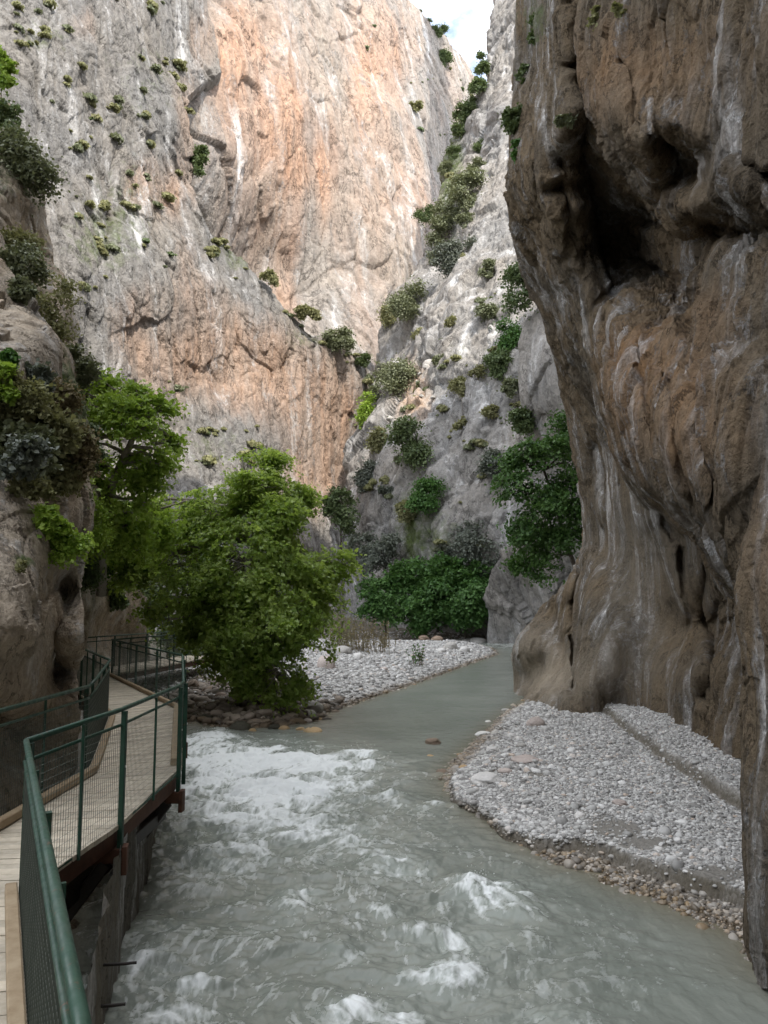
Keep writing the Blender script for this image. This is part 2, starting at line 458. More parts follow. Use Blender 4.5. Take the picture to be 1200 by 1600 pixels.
# --- right-hand slope behind the bend, with the pale rib that closes the sky
sheet('right_slope',
      L=[(-700, 770), (-40, 776), (0, 779), (60, 768), (130, 764), (160, 742), (200, 712), (260, 694), (330, 676), (400, 664), (440, 640), (480, 604), (540, 596), (580, 584), (640, 560), (700, 552), (760, 547), (860, 538), (960, 536), (1020, 536)],
      R=[(-700, 1150), (1020, 1150)],
      pys=rows(-40, 1010, 680, top=-420, nt=40), nu=430,
      ctrl=[(780, -400, 190), (1100, -400, 150), (790, 20, 158), (830, 60, 150), (760, 180, 152), (800, 200, 140), (720, 230, 160), (700, 320, 148), (740, 320, 136), (800, 330, 124), (672, 400, 140), (720, 420, 122), (790, 440, 108),
            (640, 480, 130), (610, 520, 134), (690, 520, 113), (760, 540, 100), (820, 560, 92), (620, 600, 118), (670, 620, 106), (740, 640, 96), (560, 690, 118), (600, 700, 106), (650, 700, 99), (720, 740, 92), (790, 700, 90),
            (550, 800, 108), (620, 800, 96), (700, 830, 90), (780, 830, 86), (560, 900, 100), (650, 920, 93), (750, 940, 90), (560, 1000, 96), (700, 1000, 92), (1000, 1000, 80), (1000, 500, 82), (1000, 200, 110)],
      disp=lambda P, N, x, y: rock_disp(9, 1.9, an=0.55, facet=1.0, flute=0.35)(P, N, x, y) + rock_disp(2.6, 0.5, an=0.9, facet=1.1, seed=8)(P, N, x, y),
      mat=M_slope, dsm=2, stain0=0.0, curlL=4.0, upow=1.15,
      stain=[(650, 610, 25, 50, .8), (640, 640, 40, 40, .4), (560, 760, 30, 60, .3)],
      moss=[(705, 280, 40, 110, .62), (650, 600, 60, 80, .3), (620, 790, 60, 100, .32), (700, 860, 70, 70, .45), (740, 560, 60, 60, .3), (640, 830, 12, 60, .3), (680, 770, 40, 70, .15), (740, 110, 30, 60, .5)])

# --- dark rock standing between the slope and the overhang, with its foot in the river
sheet('mid_rock',
      L=[(380, 875), (440, 852), (470, 839), (530, 815), (580, 812), (640, 813), (700, 824), (760, 832), (820, 822), (860, 800), (885, 778), (920, 766), (1000, 762), (1040, 770)],
      R=[(380, 1000), (1040, 1000)],
      pys=rows(380, 1035, 330), nu=170,
      ctrl=[(875, 380, 58), (850, 460, 57), (820, 540, 57), (880, 540, 52), (820, 640, 58), (880, 650, 54), (840, 740, 62), (900, 760, 58), (826, 840, 68), (880, 860, 64), (775, 910, 80), (800, 940, 79), (850, 940, 72),
            (766, 1000, 84), (800, 1006, 82), (850, 1000, 76), (770, 1040, 84), (990, 700, 50), (990, 1000, 66)],
      disp=rock_disp(5, 1.0, an=0.55, facet=1.1, flute=0.3, seed=2), mat=M_slope, curlL=3.0, moss=[(850, 690, 60, 60, .3), (830, 900, 40, 60, .4)])

# --- the great overhang on the right bank
E_disp1 = rock_disp(2.6, 0.27, an=0.28, facet=0.45, flute=1.7, low=0.3)
E_disp2 = rock_disp(0.9, 0.14, an=0.32, facet=1.1, flute=1.2, seed=6, fine=1.6)
def E_disp(P, N, px, py):
    smooth = np.clip(np.exp(-((px - 1010) / 95) ** 2 - ((py - 930) / 170) ** 2) * 1.6 + 0.8 * np.exp(-((px - 860) / 40) ** 2 - ((py - 1040) / 60) ** 2), 0, 0.94)   # the water-worn wall below the lip
    Z = np.stack([P[:, 0] / 1.2, P[:, 1] / 1.2, P[:, 2] / 9.0], -1)
    fl = fbm(Z, 3, 0.5)
    return E_disp1(P, N, px, py) * (1 - smooth * 0.93) + E_disp2(P, N, px, py) * (1 - smooth * 0.85) + 0.30 * smooth * fl
# deep surface: gully behind the slab, roof of the hollow, water-worn wall under the bulge
E_wall = rbf_fit([(832, -20, 24.3), (815, 150, 24.6), (803, 300, 24.4), (818, 390, 26.5), (836, 440, 27.5), (870, 560, 29.5), (900, 680, 31.5), (915, 762, 32), (915, 856, 32.5), (881, 924, 33.5), (817, 999, 34.8), (806, 1032, 35.3), (810, 1077, 35.6),
          (835, 1000, 33.2), (840, 1050, 33.6), (872, 985, 33.0), (880, 1040, 30.5), (858, 1081, 30.5), (862, 1115, 27.8), (900, 1060, 27.4), (905, 1000, 28.8), (940, 1100, 26.2), (1050, 1110, 22.9), (1100, 1135, 20.2), (1150, 1165, 17.6), (860, 1170, 27.6), (1000, 1180, 24.0), (1150, 1230, 17.4), (1300, 1100, 14), (1300, 1300, 13),
          (895, 960, 31.0), (930, 900, 29.2), (960, 800, 28.2), (1000, 900, 26.4), (1050, 960, 24.8), (1000, 1040, 25.2), (960, 700, 28.0), (930, 620, 28.0), (1100, 1000, 22.6), (1140, 960, 20.5), (1140, 1080, 18.4),
          (1040, 840, 24.0), (1070, 920, 23.0), (1095, 1040, 20.8), (880, 100, 22), (890, 250, 22.5), (905, 400, 24), (960, 400, 24.0), (1040, 400, 22.5), (1040, 460, 21.0), (1090, 450, 18.8), (1100, 380, 18.8), (1150, 380, 15.5), (1200, 400, 13), (1060, 500, 18.5), (990, 500, 20.5), (1080, 270, 17), (960, 200, 18), (1000, 60, 16), (1200, 100, 12),
          (1200, 700, 16), (1300, 800, 14), (1500, 500, 10), (1500, 0, 9), (832, -1500, 23), (1200, -1500, 13), (1500, -1500, 9)], 0.6)
# proud surface: hanging slab, brown face and orange bulge
E_front = rbf_fit([(832, -20, 23.5), (815, 150, 23.6), (802, 300, 23), (850, 300, 20.5), (880, 200, 18.6), (868, 100, 20), (900, 420, 20.5), (925, 470, 20), (818, 390, 24),
          (930, 60, 15.5), (1000, 100, 13.8), (1100, 100, 12), (1190, 100, 10), (1000, 190, 13.0), (955, 180, 14.3), (1080, 170, 12.0), (985, 235, 13.2), (1060, 325, 11.8), (1120, 320, 11.2), (1150, 250, 10.8), (1190, 300, 10.0),
          (950, 510, 18.5), (1000, 500, 17.0), (1060, 520, 15.5), (1100, 500, 13.6), (1140, 440, 11.8), (1190, 460, 10.6), (1150, 530, 11.0), (967, 680, 16.2), (1012, 777, 15.0), (1106, 849, 12.6), (1166, 912, 10.9), (1000, 600, 15.4), (1050, 700, 13.2), (1100, 650, 11.9), (1150, 750, 10.8), (1190, 600, 10.2), (1100, 790, 12.2),
          (832, -300, 23), (1000, -300, 15), (1200, -300, 10.5), (832, -1500, 22), (1000, -1500, 17), (1200, -1500, 12), (1500, 0, 7.2), (1500, 500, 7.2), (1500, 1000, 8), (1500, -1500, 8.5), (1500, -700, 7.2)], 0.6)
E_slab = [(700, -2600), (908, -2600), (910, 20), (912, 100), (910, 160), (903, 220), (904, 290), (913, 360), (930, 420), (948, 470), (950, 508), (926, 502), (900, 462), (876, 425), (850, 380), (825, 345), (800, 302), (740, 295), (700, 250)]
E_face = [(905, -2600), (2100, -2600), (2100, 430), (1260, 352), (1200, 334), (1165, 327), (1120, 332), (1085, 345), (1060, 336), (1025, 304), (992, 256), (962, 220), (930, 165), (914, 110), (906, 40)]
E_bulge = [(920, 520), (926, 478), (945, 462), (985, 464), (1040, 474), (1092, 486), (1116, 440), (1135, 392), (1200, 388), (1300, 392), (2100, 460), (2100, 1020), (1300, 960), (1166, 914), (1136, 884), (1106, 851), (1060, 817), (1012, 779), (985, 735), (966, 682), (945, 600)]
E_belly = [(1040, 628), (1075, 600), (1110, 570), (1160, 556), (1210, 562), (2100, 600), (2100, 1000), (1180, 900), (1140, 862), (1100, 815), (1062, 775), (1040, 715)]
E_cave = [(1012, 206), (1055, 188), (1108, 200), (1145, 238), (1142, 290), (1085, 318), (1034, 318), (1018, 262)]
E_lobe = [(1000, 338), (1060, 345), (1112, 380), (1116, 428), (1075, 428), (1030, 405), (1005, 370)]
E_nook = [(1148, 178), (1172, 215), (1200, 240), (1260, 260), (1260, 300), (1200, 285), (1160, 258), (1144, 215)]
E_ribs = [((1022, 800), (1062, 900), (1100, 1050), 0.05, 14), ((915, 762), (906, 930), (900, 1080), -0.10, 6), ((880, 1000), (884, 1060), (880, 1110), -0.03, 7), ((1140, 940), (1120, 1040), (1128, 1150), -0.05, 10),
          ((960, 505), (985, 600), (1010, 740), -0.06, 7), ((1045, 500), (1048, 560), (1052, 605), -0.06, 8), ((938, 520), (960, 620), (985, 700), -0.035, 5), ((1075, 640), (1085, 720), (1100, 790), -0.045, 6), ((1110, 620), (1130, 700), (1150, 780), -0.045, 6),
          ((1150, 600), (1165, 680), (1175, 760), -0.035, 6), ((1095, 600), (1110, 660), (1120, 720), -0.035, 5), ((1040, 60), (1045, 110), (1050, 140), -0.035, 5), ((985, 110), (1000, 150), (1005, 200), -0.035, 5), ((1160, 60), (1150, 130), (1165, 200), -0.04, 7),
          ((900, 10), (898, 80), (902, 150), -0.045, 6), ((845, 180), (850, 260), (862, 340), -0.03, 6), ((872, 230), (878, 310), (895, 400), -0.03, 6), ((1060, 860), (1080, 960), (1088, 1060), -0.04, 7), ((1105, 880), (1112, 980), (1108, 1100), -0.05, 7), ((940, 700), (952, 800), (950, 880), -0.02, 8), ((1010, 560), (1030, 640), (1040, 700), -0.03, 5)]
def E_depth(px, py):
    dw, df = E_wall(px, py), E_front(px, py)
    Q = np.stack([px, py], -1)
    W = np.stack([px / 70, py / 70, 0 * px], -1)
    Qw = Q + np.stack([fbm(W, 5, 0.6) * 17, fbm(W + 40, 5, 0.6) * 17], -1)                     # ragged lips
    def rnd(poly, w): 
        t = np.clip(-poly_sd(Qw, poly) / w, 0, 1); return np.clip(0.55 * t ** 0.8 + 0.45 * np.sqrt(np.clip(1 - (1 - t) ** 2, 0, 1)), 0, 1)
    m = np.maximum(np.maximum(rnd(E_slab, 18 + 38 * sstep(180, 260, py)), rnd(E_face, 42)), rnd(E_bulge, 32 + 60 * np.exp(-((py - 470) / 75) ** 2) * sstep(1135, 1085, px)))
    m = np.maximum(m, 0.15 * rnd(E_lobe, 40))
    m = m * (1 - 0.62 * rnd(E_cave, 36)) * (1 - 0.4 * rnd(E_nook, 30))
    q = (1 - m) / dw + m / df
    q = q * (1 + 0.13 * rnd(E_belly, 55))
    for a, b, c, amt, w in E_ribs:
        sd = np.minimum(poly_sd(Qw, [a, b]), poly_sd(Qw, [b, c])); q = q * (1 + amt * np.exp(-(np.abs(sd) / w) ** 2))
    return 1 / q
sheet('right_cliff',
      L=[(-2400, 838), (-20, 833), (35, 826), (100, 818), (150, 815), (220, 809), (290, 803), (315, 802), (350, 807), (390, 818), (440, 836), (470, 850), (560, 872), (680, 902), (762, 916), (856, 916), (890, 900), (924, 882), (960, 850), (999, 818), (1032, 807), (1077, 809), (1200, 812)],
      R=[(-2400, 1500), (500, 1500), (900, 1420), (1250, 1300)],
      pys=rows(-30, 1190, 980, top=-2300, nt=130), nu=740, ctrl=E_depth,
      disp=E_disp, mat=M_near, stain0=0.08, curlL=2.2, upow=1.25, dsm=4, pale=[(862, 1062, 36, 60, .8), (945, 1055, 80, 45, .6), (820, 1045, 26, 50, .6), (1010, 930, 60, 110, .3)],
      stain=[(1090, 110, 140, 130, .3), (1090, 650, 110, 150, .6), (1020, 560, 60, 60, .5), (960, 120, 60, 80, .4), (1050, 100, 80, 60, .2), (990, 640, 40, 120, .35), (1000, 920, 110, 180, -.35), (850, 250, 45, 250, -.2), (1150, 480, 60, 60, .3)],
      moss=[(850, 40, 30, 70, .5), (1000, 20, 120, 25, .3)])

# --- the near pillar at the right edge of the view
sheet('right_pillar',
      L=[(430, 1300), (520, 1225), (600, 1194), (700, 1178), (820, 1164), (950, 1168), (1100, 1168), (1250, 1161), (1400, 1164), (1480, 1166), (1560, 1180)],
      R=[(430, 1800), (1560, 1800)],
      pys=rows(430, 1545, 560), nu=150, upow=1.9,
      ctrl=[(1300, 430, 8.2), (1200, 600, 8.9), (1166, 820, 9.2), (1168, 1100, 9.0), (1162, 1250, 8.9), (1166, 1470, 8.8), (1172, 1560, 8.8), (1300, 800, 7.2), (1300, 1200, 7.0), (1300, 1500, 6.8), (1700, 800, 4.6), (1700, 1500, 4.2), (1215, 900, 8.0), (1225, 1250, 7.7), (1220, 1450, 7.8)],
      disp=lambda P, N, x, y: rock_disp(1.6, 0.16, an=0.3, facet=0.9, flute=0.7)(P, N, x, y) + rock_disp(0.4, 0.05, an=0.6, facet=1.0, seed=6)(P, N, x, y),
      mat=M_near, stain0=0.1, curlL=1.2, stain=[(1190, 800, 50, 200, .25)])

# --- left bank: bushy slope behind, two big boulders in front of it
sheet('left_bank',
      L=[(100, -160), (1130, -160)],
      R=[(100, -20), (190, 14), (250, 42), (300, 62), (360, 70), (420, 92), (480, 116), (540, 126), (600, 124), (700, 130), (760, 142), (850, 180), (900, 205), (935, 217), (985, 226), (1130, 228)],
      pys=rows(100, 1110, 420), nu=170,
      ctrl=[(-100, 100, 26), (0, 200, 27), (30, 300, 23), (60, 380, 24), (90, 450, 22), (120, 540, 22), (60, 480, 18), (30, 560, 15), (90, 560, 17.5), (100, 640, 18), (50, 700, 13), (110, 740, 19), (150, 800, 25),
            (100, 800, 17), (-100, 500, 14), (-100, 800, 11), (180, 880, 31), (215, 940, 34), (170, 920, 31), (224, 990, 35), (150, 1000, 31), (225, 1120, 35), (60, 900, 15), (-100, 1100, 12), (140, 880, 28)],
      disp=lambda P, N, x, y: rock_disp(3.0, 0.5, an=0.7, facet=0.9, flute=0.2)(P, N, x, y) + rock_disp(0.8, 0.10, an=0.8, facet=1.0, seed=6)(P, N, x, y),
      mat=M_left, dsm=2, curlR=2.0, moss=[(60, 640, 80, 110, .75), (40, 430, 60, 60, .5), (150, 800, 40, 60, .5), (0, 280, 60, 60, .5), (185, 935, 12, 18, .5)])
sheet('upper_boulder',
      L=[(470, -200), (780, -200)],
      R=[(478, 0), (486, 30), (500, 66), (525, 88), (550, 95), (600, 97), (660, 92), (700, 70)],
      pys=np.concatenate([np.linspace(478, 530, 210), np.linspace(531, 700, 120)]), nu=150,
      ctrl=[(-150, 480, 11.5), (0, 484, 14), (40, 500, 13.5), (80, 530, 13.4), (95, 560, 13.6), (50, 560, 12.4), (0, 560, 11.4), (60, 640, 12.6), (100, 660, 13.8), (0, 660, 11.0), (110, 780, 14), (0, 780, 10.6), (-150, 780, 9.5)],
      disp=lambda P, N, x, y: rock_disp(1.8, 0.20, an=0.9, facet=0.7, flute=0.1)(P, N, x, y) + rock_disp(0.5, 0.045, an=0.9, facet=0.9, seed=6)(P, N, x, y),
      mat=M_left, dsm=2, curlR=1.2, moss=[(30, 660, 90, 60, .7), (60, 740, 90, 50, .7)])
sheet('lower_boulder',
      L=[(720, -260), (1420, -260)],
      R=[(722, -30), (735, 12), (750, 36), (775, 62), (800, 82), (840, 100), (880, 114), (915, 124), (960, 128), (1010, 125), (1060, 116), (1110, 116), (1240, 112), (1420, 112)],
      pys=rows(722, 1400, 430), nu=210,
      ctrl=[(-200, 730, 8.6), (0, 740, 10.4), (60, 790, 10.6), (30, 850, 9.8), (100, 860, 10.9), (122, 930, 11.3), (60, 930, 9.9), (50, 1000, 9.7), (84, 930, 11.5), (80, 1000, 11.7), (74, 1060, 11.8), (20, 1000, 8.9), (5, 940, 8.9), (0, 1060, 9.0), (100, 1000, 10.9),
            (122, 1020, 11.4), (112, 1080, 11.6), (40, 1105, 10.8), (60, 1080, 11.0), (0, 1090, 9.3), (0, 1110, 10.4), (110, 1240, 11.6), (0, 1240, 10.4), (110, 1400, 11.4), (0, 1400, 10.2), (-200, 1100, 8.0), (-200, 1400, 8.5)],
      disp=lambda P, N, x, y: rock_disp(1.6, 0.17, an=0.5, facet=0.9, flute=0.45)(P, N, x, y) + rock_disp(0.42, 0.045, an=0.8, facet=1.0, seed=6)(P, N, x, y),
      mat=M_left, dsm=2, stain0=0.12, curlR=0.8, c=0.25, moss=[(30, 880, 25, 18, .7), (70, 770, 30, 20, .4)])

# --- rock wall that carries the walkway, dropping into the river
def wall_strip(name, pts, z0, z1, n, nz, disp, mat):
    pts = np.array(pts, float)
    s = np.concatenate([[0], np.cumsum(np.linalg.norm(np.diff(pts, axis=0), axis=1))])
    t = np.linspace(0, s[-1], n)
    xy = np.stack([np.interp(t, s, pts[:, 0]), np.interp(t, s, pts[:, 1])], -1)
    ker = np.ones(25) / 25; pad = np.pad(xy, ((12, 12), (0, 0)), 'edge')
    xy = np.stack([np.convolve(pad[:, i], ker, 'valid') for i in (0, 1)], -1)
    z = np.linspace(z0, z1, nz)
    P = np.concatenate([np.repeat(xy[None], nz, 0), np.repeat(z[:, None], n, 1)[..., None]], -1)
    T = np.gradient(xy, axis=0); Nn = np.stack([T[:, 1], -T[:, 0], 0 * T[:, 0]], -1); Nn /= np.linalg.norm(Nn, axis=1)[:, None]
    N = np.repeat(Nn[None], nz, 0).reshape(-1, 3)
    Pf = P.reshape(-1, 3)
    Q = Pf + N * disp(Pf, N, None, None)[:, None]
    o = mesh_np(name, Q, grid_quads(nz, n), None, mat, attrs={'stain': np.zeros(len(Q)), 'moss': np.zeros(len(Q))})
    return tag(o, kind='structure')
M_wall = rock_mat('wet_bank_rock', (0.13, 0.12, 0.10), (0.17, 0.15, 0.115), (0.2, 0.13, 0.07), 0.8, dark=0.6, streak=0.14, white=(0.22, 0.2, 0.17))
wall_strip('bank_wall', [(-0.9, -9), (-1.3, 1), (-1.75, 5), (-2.15, 6.6), (-2.55, 8.3), (-2.85, 9.8), (-3.3, 12.2), (-4.0, 15.5), (-5.4, 19), (-8.5, 24), (-11, 29)], -0.6, 1.22, 500, 90,
           lambda P, N, x, y: rock_disp(0.9, 0.10, an=0.45, facet=0.8, flute=0.4)(P, N, x, y), M_wall)

# --- unseen rock beside and behind the camera, shaped to control sun and skylight
def backdrop(name, fn, nu, nv, mat):
    u, v = np.meshgrid(np.linspace(0, 1, nu), np.linspace(0, 1, nv))
    P = fn(u.ravel(), v.ravel())
    h = rock_disp(9, 1.2, an=0.5, facet=1, flute=0.3)(P, None, None, None)
    P = P + np.stack([h, 0 * h, h * 0.2], -1)
    o = mesh_np(name, P, grid_quads(nv, nu), None, mat, attrs={'stain': np.full(len(P), 0.15), 'moss': np.full(len(P), 0.2)})
    return tag(o, kind='structure')
def right_blocker(u, v):
    Y = -60 + 330 * u ** 1.2
    H = 58 + 62 * np.clip((60 - Y) / 35, 0, 1)
    face = 11 + 0.29 * Y.clip(0)
    up = np.clip(v / 0.6, 0, 1)
    return np.stack([face + 10 * up + 130 * np.clip((v - 0.6) / 0.4, 0, 1), Y, -2 + H * up + 12 * np.clip((v - 0.6) / 0.4, 0, 1)], -1)
backdrop('right_sun_blocker', right_blocker, 140, 80, M_slope)  # unseen mass added to keep direct sun off the river and lower slope
backdrop('left_mountain', lambda u, v: np.stack([-9 - 0.55 * (u * 90 - 45).clip(0) - 90 * v ** 1.6, u * 90 - 45, -2 + 9 * np.minimum(v * 3.0, 1) + 24 * v], -1), 80, 60, M_slope)  # out of view, kept low so skylight reaches the left bank
backdrop('rear_sky_blocker', lambda u, v: np.stack([-13 + 75 * u, -22 - 8 * v - 6 * np.sin(u * 7), -2 + 66 * v], -1), 110, 70, M_slope)  # unseen wall added behind the camera to cut sun and frontal skylight
# ================================================================== river bed, gravel bars and water
def PW(lst, z=0.0): return np.array([onz(x, y, z) for x, y in lst])
river = np.concatenate([
    PW([(1200, 1515), (1165, 1470), (1050, 1414), (950, 1374), (850, 1334), (760, 1277), (712, 1240), (698, 1215), (715, 1188), (755, 1150), (800, 1108), (850, 1084), (905, 1062), (905, 1014), (830, 1003.5), (760, 1002.5), (640, 1001.5), (480, 1001),
        (480, 1007), (560, 1009), (640, 1008), (700, 1006.5), (745, 1008), (770, 1014), (776, 1022), (720, 1042), (650, 1067), (560, 1096), (505, 1113), (488, 1126), (430, 1134), (370, 1138), (310, 1128), (270, 1122)]),
    np.array([(-8.5, 25), (-6, 19), (-4.4, 14), (-3.4, 9), (-2.6, 4), (-2.2, -8), (9, -8), (6, 2)])])
bar_hi = PW([(700, 1217), (714, 1240), (760, 1264), (800, 1287), (850, 1307), (900, 1311), (945, 1320), (975, 1334), (1010, 1345), (1060, 1360), (1120, 1380), (1200, 1404), (1500, 1404), (1500, 1050), (900, 1040), (850, 1072), (800, 1102), (758, 1146), (716, 1186)], 0.24)
bar_top = PW([(930, 1098), (948, 1108), (972, 1130), (1003, 1152), (1040, 1180), (1082, 1204), (1120, 1228), (1172, 1256), (1500, 1300), (1500, 1000), (930, 1040)], 0.50)
bar_left = PW([(480, 1007), (560, 1009), (640, 1008), (700, 1006.5), (745, 1008), (770, 1014), (776, 1022), (720, 1042), (650, 1067), (560, 1096), (505, 1113), (470, 1118), (440, 1000)])

def ground_z(XY, detail=True):
    s = poly_sd(XY, river)
    P = np.stack([XY[:, 0], XY[:, 1], 0 * XY[:, 0]], -1).astype(np.float32)
    z = np.where(s < 0, np.maximum(0.30 * s, -0.7), 0.16 * np.minimum(s, 1.6) + 0.05 * np.clip(s - 1.6, 0, 9))
    right = (XY[:, 0] > 0.2) & (XY[:, 1] < 40)
    wob = 0.30 * fbm(P * 0.9, 4) + 0.05 * fbm(P * 6, 2)
    s2 = -poly_sd(XY, bar_hi) + wob
    s3 = -poly_sd(XY, bar_top) + wob * 0.8
    ramp = 0.05 + 1.6 * sstep(16.5, 20, XY[:, 1])
    z_r = np.where(s < 0, z, 0.10 * np.minimum(s, 1.0)) + 0.17 * np.clip(s2 / ramp, 0, 1) ** 0.6 + 0.012 * np.clip(s2, 0, 4) + 0.24 * sstep(0, 0.16, s3) + 0.03 * np.clip(s3, 0, 4)
    z = np.where(right & (s > -0.4), z_r, z)
    # the left bar sits lower and flat; the bank behind climbs towards the trees
    lb = (XY[:, 0] < 0.16 * XY[:, 1]) & (XY[:, 1] > 24) & (s > 0)
    zl = 0.55 * (1 - np.exp(-s / 1.5)) + 0.04 * np.clip(s - 4, 0, 20)
    z = np.where(lb, zl, z)
    far = sstep(88, 100, XY[:, 1]); z = z + far * 1.6
    # left side of the river below the walkway stays a rocky slope
    if detail:
        z = z + np.where(s > -0.4, 0.05 * fbm(P * 0.9, 4) + 0.018 * fbm(P * 5, 3, ridged=True), 0)
    return z, s, s2, s3

def polar(y0, y1, n, a0, a1, m, apow=1.0):
    Y = y0 * (y1 / y0) ** np.linspace(0, 1, n)
    A = np.linspace(a0, a1, m)
    YY, AA = np.meshgrid(Y, A, indexing='ij')
    return np.stack([AA * YY, YY], -1).reshape(-1, 2)

n, m = 760, 720
XY = polar(5.0, 110.0, n, -0.36, 0.52, m)
z, s, s2, s3 = ground_z(XY)
wet = np.clip(1 - (z - 0.02) / 0.10, 0, 1) * (s > -2)
P3 = np.stack([XY[:, 0], XY[:, 1], 0 * z], -1).astype(np.float32)
sand = np.zeros(len(z))
for (x, y, rx, ry) in [(962, 1280, 46, 14), (930, 1262, 40, 6), (1010, 1300, 50, 9), (1110, 1345, 60, 12), (835, 1200, 26, 5), (905, 1250, 30, 6)]:
    c = onz(x, y, 0.42); e = abs(onz(x + rx, y, 0.42)[0] - c[0]); g = abs(onz(x, y - ry, 0.42)[1] - c[1])
    sand = np.maximum(sand, np.exp(-(((XY[:, 0] - c[0]) / e) ** 2 + ((XY[:, 1] - c[1]) / g) ** 2) ** 1.5))
SAND_AT = (XY, sand)
k = NT('river_gravel')
vor = k.n('TexVoronoi'); vor.inputs['Scale'].default_value = 17; k.l(k.tc.outputs['Object'], vor.inputs['Vector'])
vc = k.n('SeparateColor'); k.l(vor.outputs['Color'], vc.inputs[0])
col = k.ramp(vc.outputs[0], [(0.0, (0.24, 0.235, 0.225)), (0.5, (0.42, 0.41, 0.39)), (0.9, (0.60, 0.59, 0.57))])
col = k.mix(0.5, col, k.ramp(k.noise(1.1, 5), [(0.35, 0.7), (0.65, 1.1)]), 'MULTIPLY')
col = k.mix(k.ramp(k.math('ADD', k.attr('sand'), k.math('MULTIPLY', k.noise(6, 4), 0.3)), [(0.5, 0), (0.75, 1)]), col, (0.20, 0.19, 0.17))
col = k.mix(k.attr('wet'), col, k.mix(k.noise(9, 3), (0.12, 0.085, 0.045), (0.07, 0.06, 0.05)))
col = k.mix(k.attr('soil'), col, (0.10, 0.085, 0.06))
hb = k.math('ADD', k.math('MULTIPLY', vor.outputs['Distance'], -1.0), k.math('MULTIPLY', k.noise(60, 4), 0.4))
M_gravel = k.done(col, k.math('SUBTRACT', 0.95, k.math('MULTIPLY', k.attr('wet'), 0.6)), k.bump(hb, 0.8, 0.03), 0.3)
edge2 = np.exp(-((s2 - 0.02) / 0.07) ** 2) * (XY[:, 1] < 17.5); edge3 = np.exp(-((s3 - 0.05) / 0.09) ** 2)
g = mesh_np('riverbed', np.concatenate([XY, z[:, None]], 1), grid_quads(n, m), None, M_gravel,
            attrs={'wet': wet, 'sand': np.clip(sand + 0, 0, 1), 'soil': np.clip(0.9 * edge2 + 0.9 * edge3, 0, 1) * (XY[:, 0] > 0) + ((poly_sd(XY, bar_left) > 0.3) & (XY[:, 0] < 0.14 * XY[:, 1]) & (XY[:, 1] > 16) & (s > 0)) * 0.9})
tag(g, kind='structure')
# the ground goes on under everything else
gx, gy = np.meshgrid(np.linspace(-150, 150, 60), np.linspace(-60, 320, 76))
gz = -0.95 + 0 * gx
tag(mesh_np('valley_floor', np.stack([gx, gy, gz], -1), grid_quads(76, 60), None, M_gravel, attrs={'wet': np.zeros(gx.size), 'sand': np.zeros(gx.size), 'soil': np.ones(gx.size)}), kind='structure')

# ------------------------------------------------------------------ water
n, m = 1150, 760
XY = polar(5.2, 100.0, n, -0.47, 0.50, m)
sd = poly_sd(XY, river)
# photo position of every water point, used only to lay out where the rapids lie in plan
X, Y = XY[:, 0].astype(np.float32), XY[:, 1].astype(np.float32)
def at(x, y): return onz(x, y, 0.0)
P = np.stack([X, Y, 0 * X], -1)
def gb(lst):
    o = np.zeros(len(X))
    for (x, y, rx, ry, a) in lst:
        c = at(x, y); ex = abs(at(x + rx, y)[0] - c[0]); ey = abs(at(x, y - ry)[1] - at(x, y + ry)[1]) / 2
        dy = (Y - c[1]) / ey + 0.5 * perlin(P * 0.9 + x); dx = (X - c[0]) / ex + 0.45 * perlin(P * 0.8 + y + 7)
        dy = np.where(dy > 0, dy / 0.6, dy / 1.35)                     # crests break sharply upstream and trail towards the viewer
        o = np.maximum(o, a * np.exp(-dx ** 2 - dy ** 2))
    return o
rap = gb([(380, 1180, 115, 42, 1.0), (500, 1195, 110, 32, .95), (330, 1158, 55, 28, 1.0), (430, 1235, 140, 44, .92), (560, 1180, 45, 14, .75), (330, 1215, 75, 46, .85),
          (640, 1262, 55, 9, .5), (600, 1250, 40, 14, .45), (690, 1258, 40, 6, .5), (620, 1345, 60, 20, .72), (470, 1395, 38, 28, .66), (480, 1300, 150, 34, .66), (560, 1290, 50, 14, .45), (330, 1350, 70, 20, .55),
          (750, 1390, 70, 38, .72), (790, 1420, 60, 16, .62), (720, 1460, 90, 30, .66), (700, 1525, 90, 28, .60), (560, 1575, 70, 25, .66), (640, 1590, 60, 20, .6), (545, 1480, 40, 18, .5), (250, 1450, 60, 20, .62),
          (220, 1505, 70, 36, .66), (300, 1540, 50, 22, .55), (260, 1590, 80, 20, .55), (850, 1590, 110, 20, .42), (400, 1450, 40, 14, .4), (600, 1420, 40, 14, .4), (380, 1300, 60, 16, .5), (800, 1007, 60, 6, .65), (720, 1208, 60, 8, .35)])
chop = gb([(420, 1250, 260, 120, 1.0), (620, 1400, 330, 160, 1.0), (350, 1520, 300, 160, 1.0), (800, 1540, 260, 110, .7)])
chop = np.clip(chop, 0.10, 1)
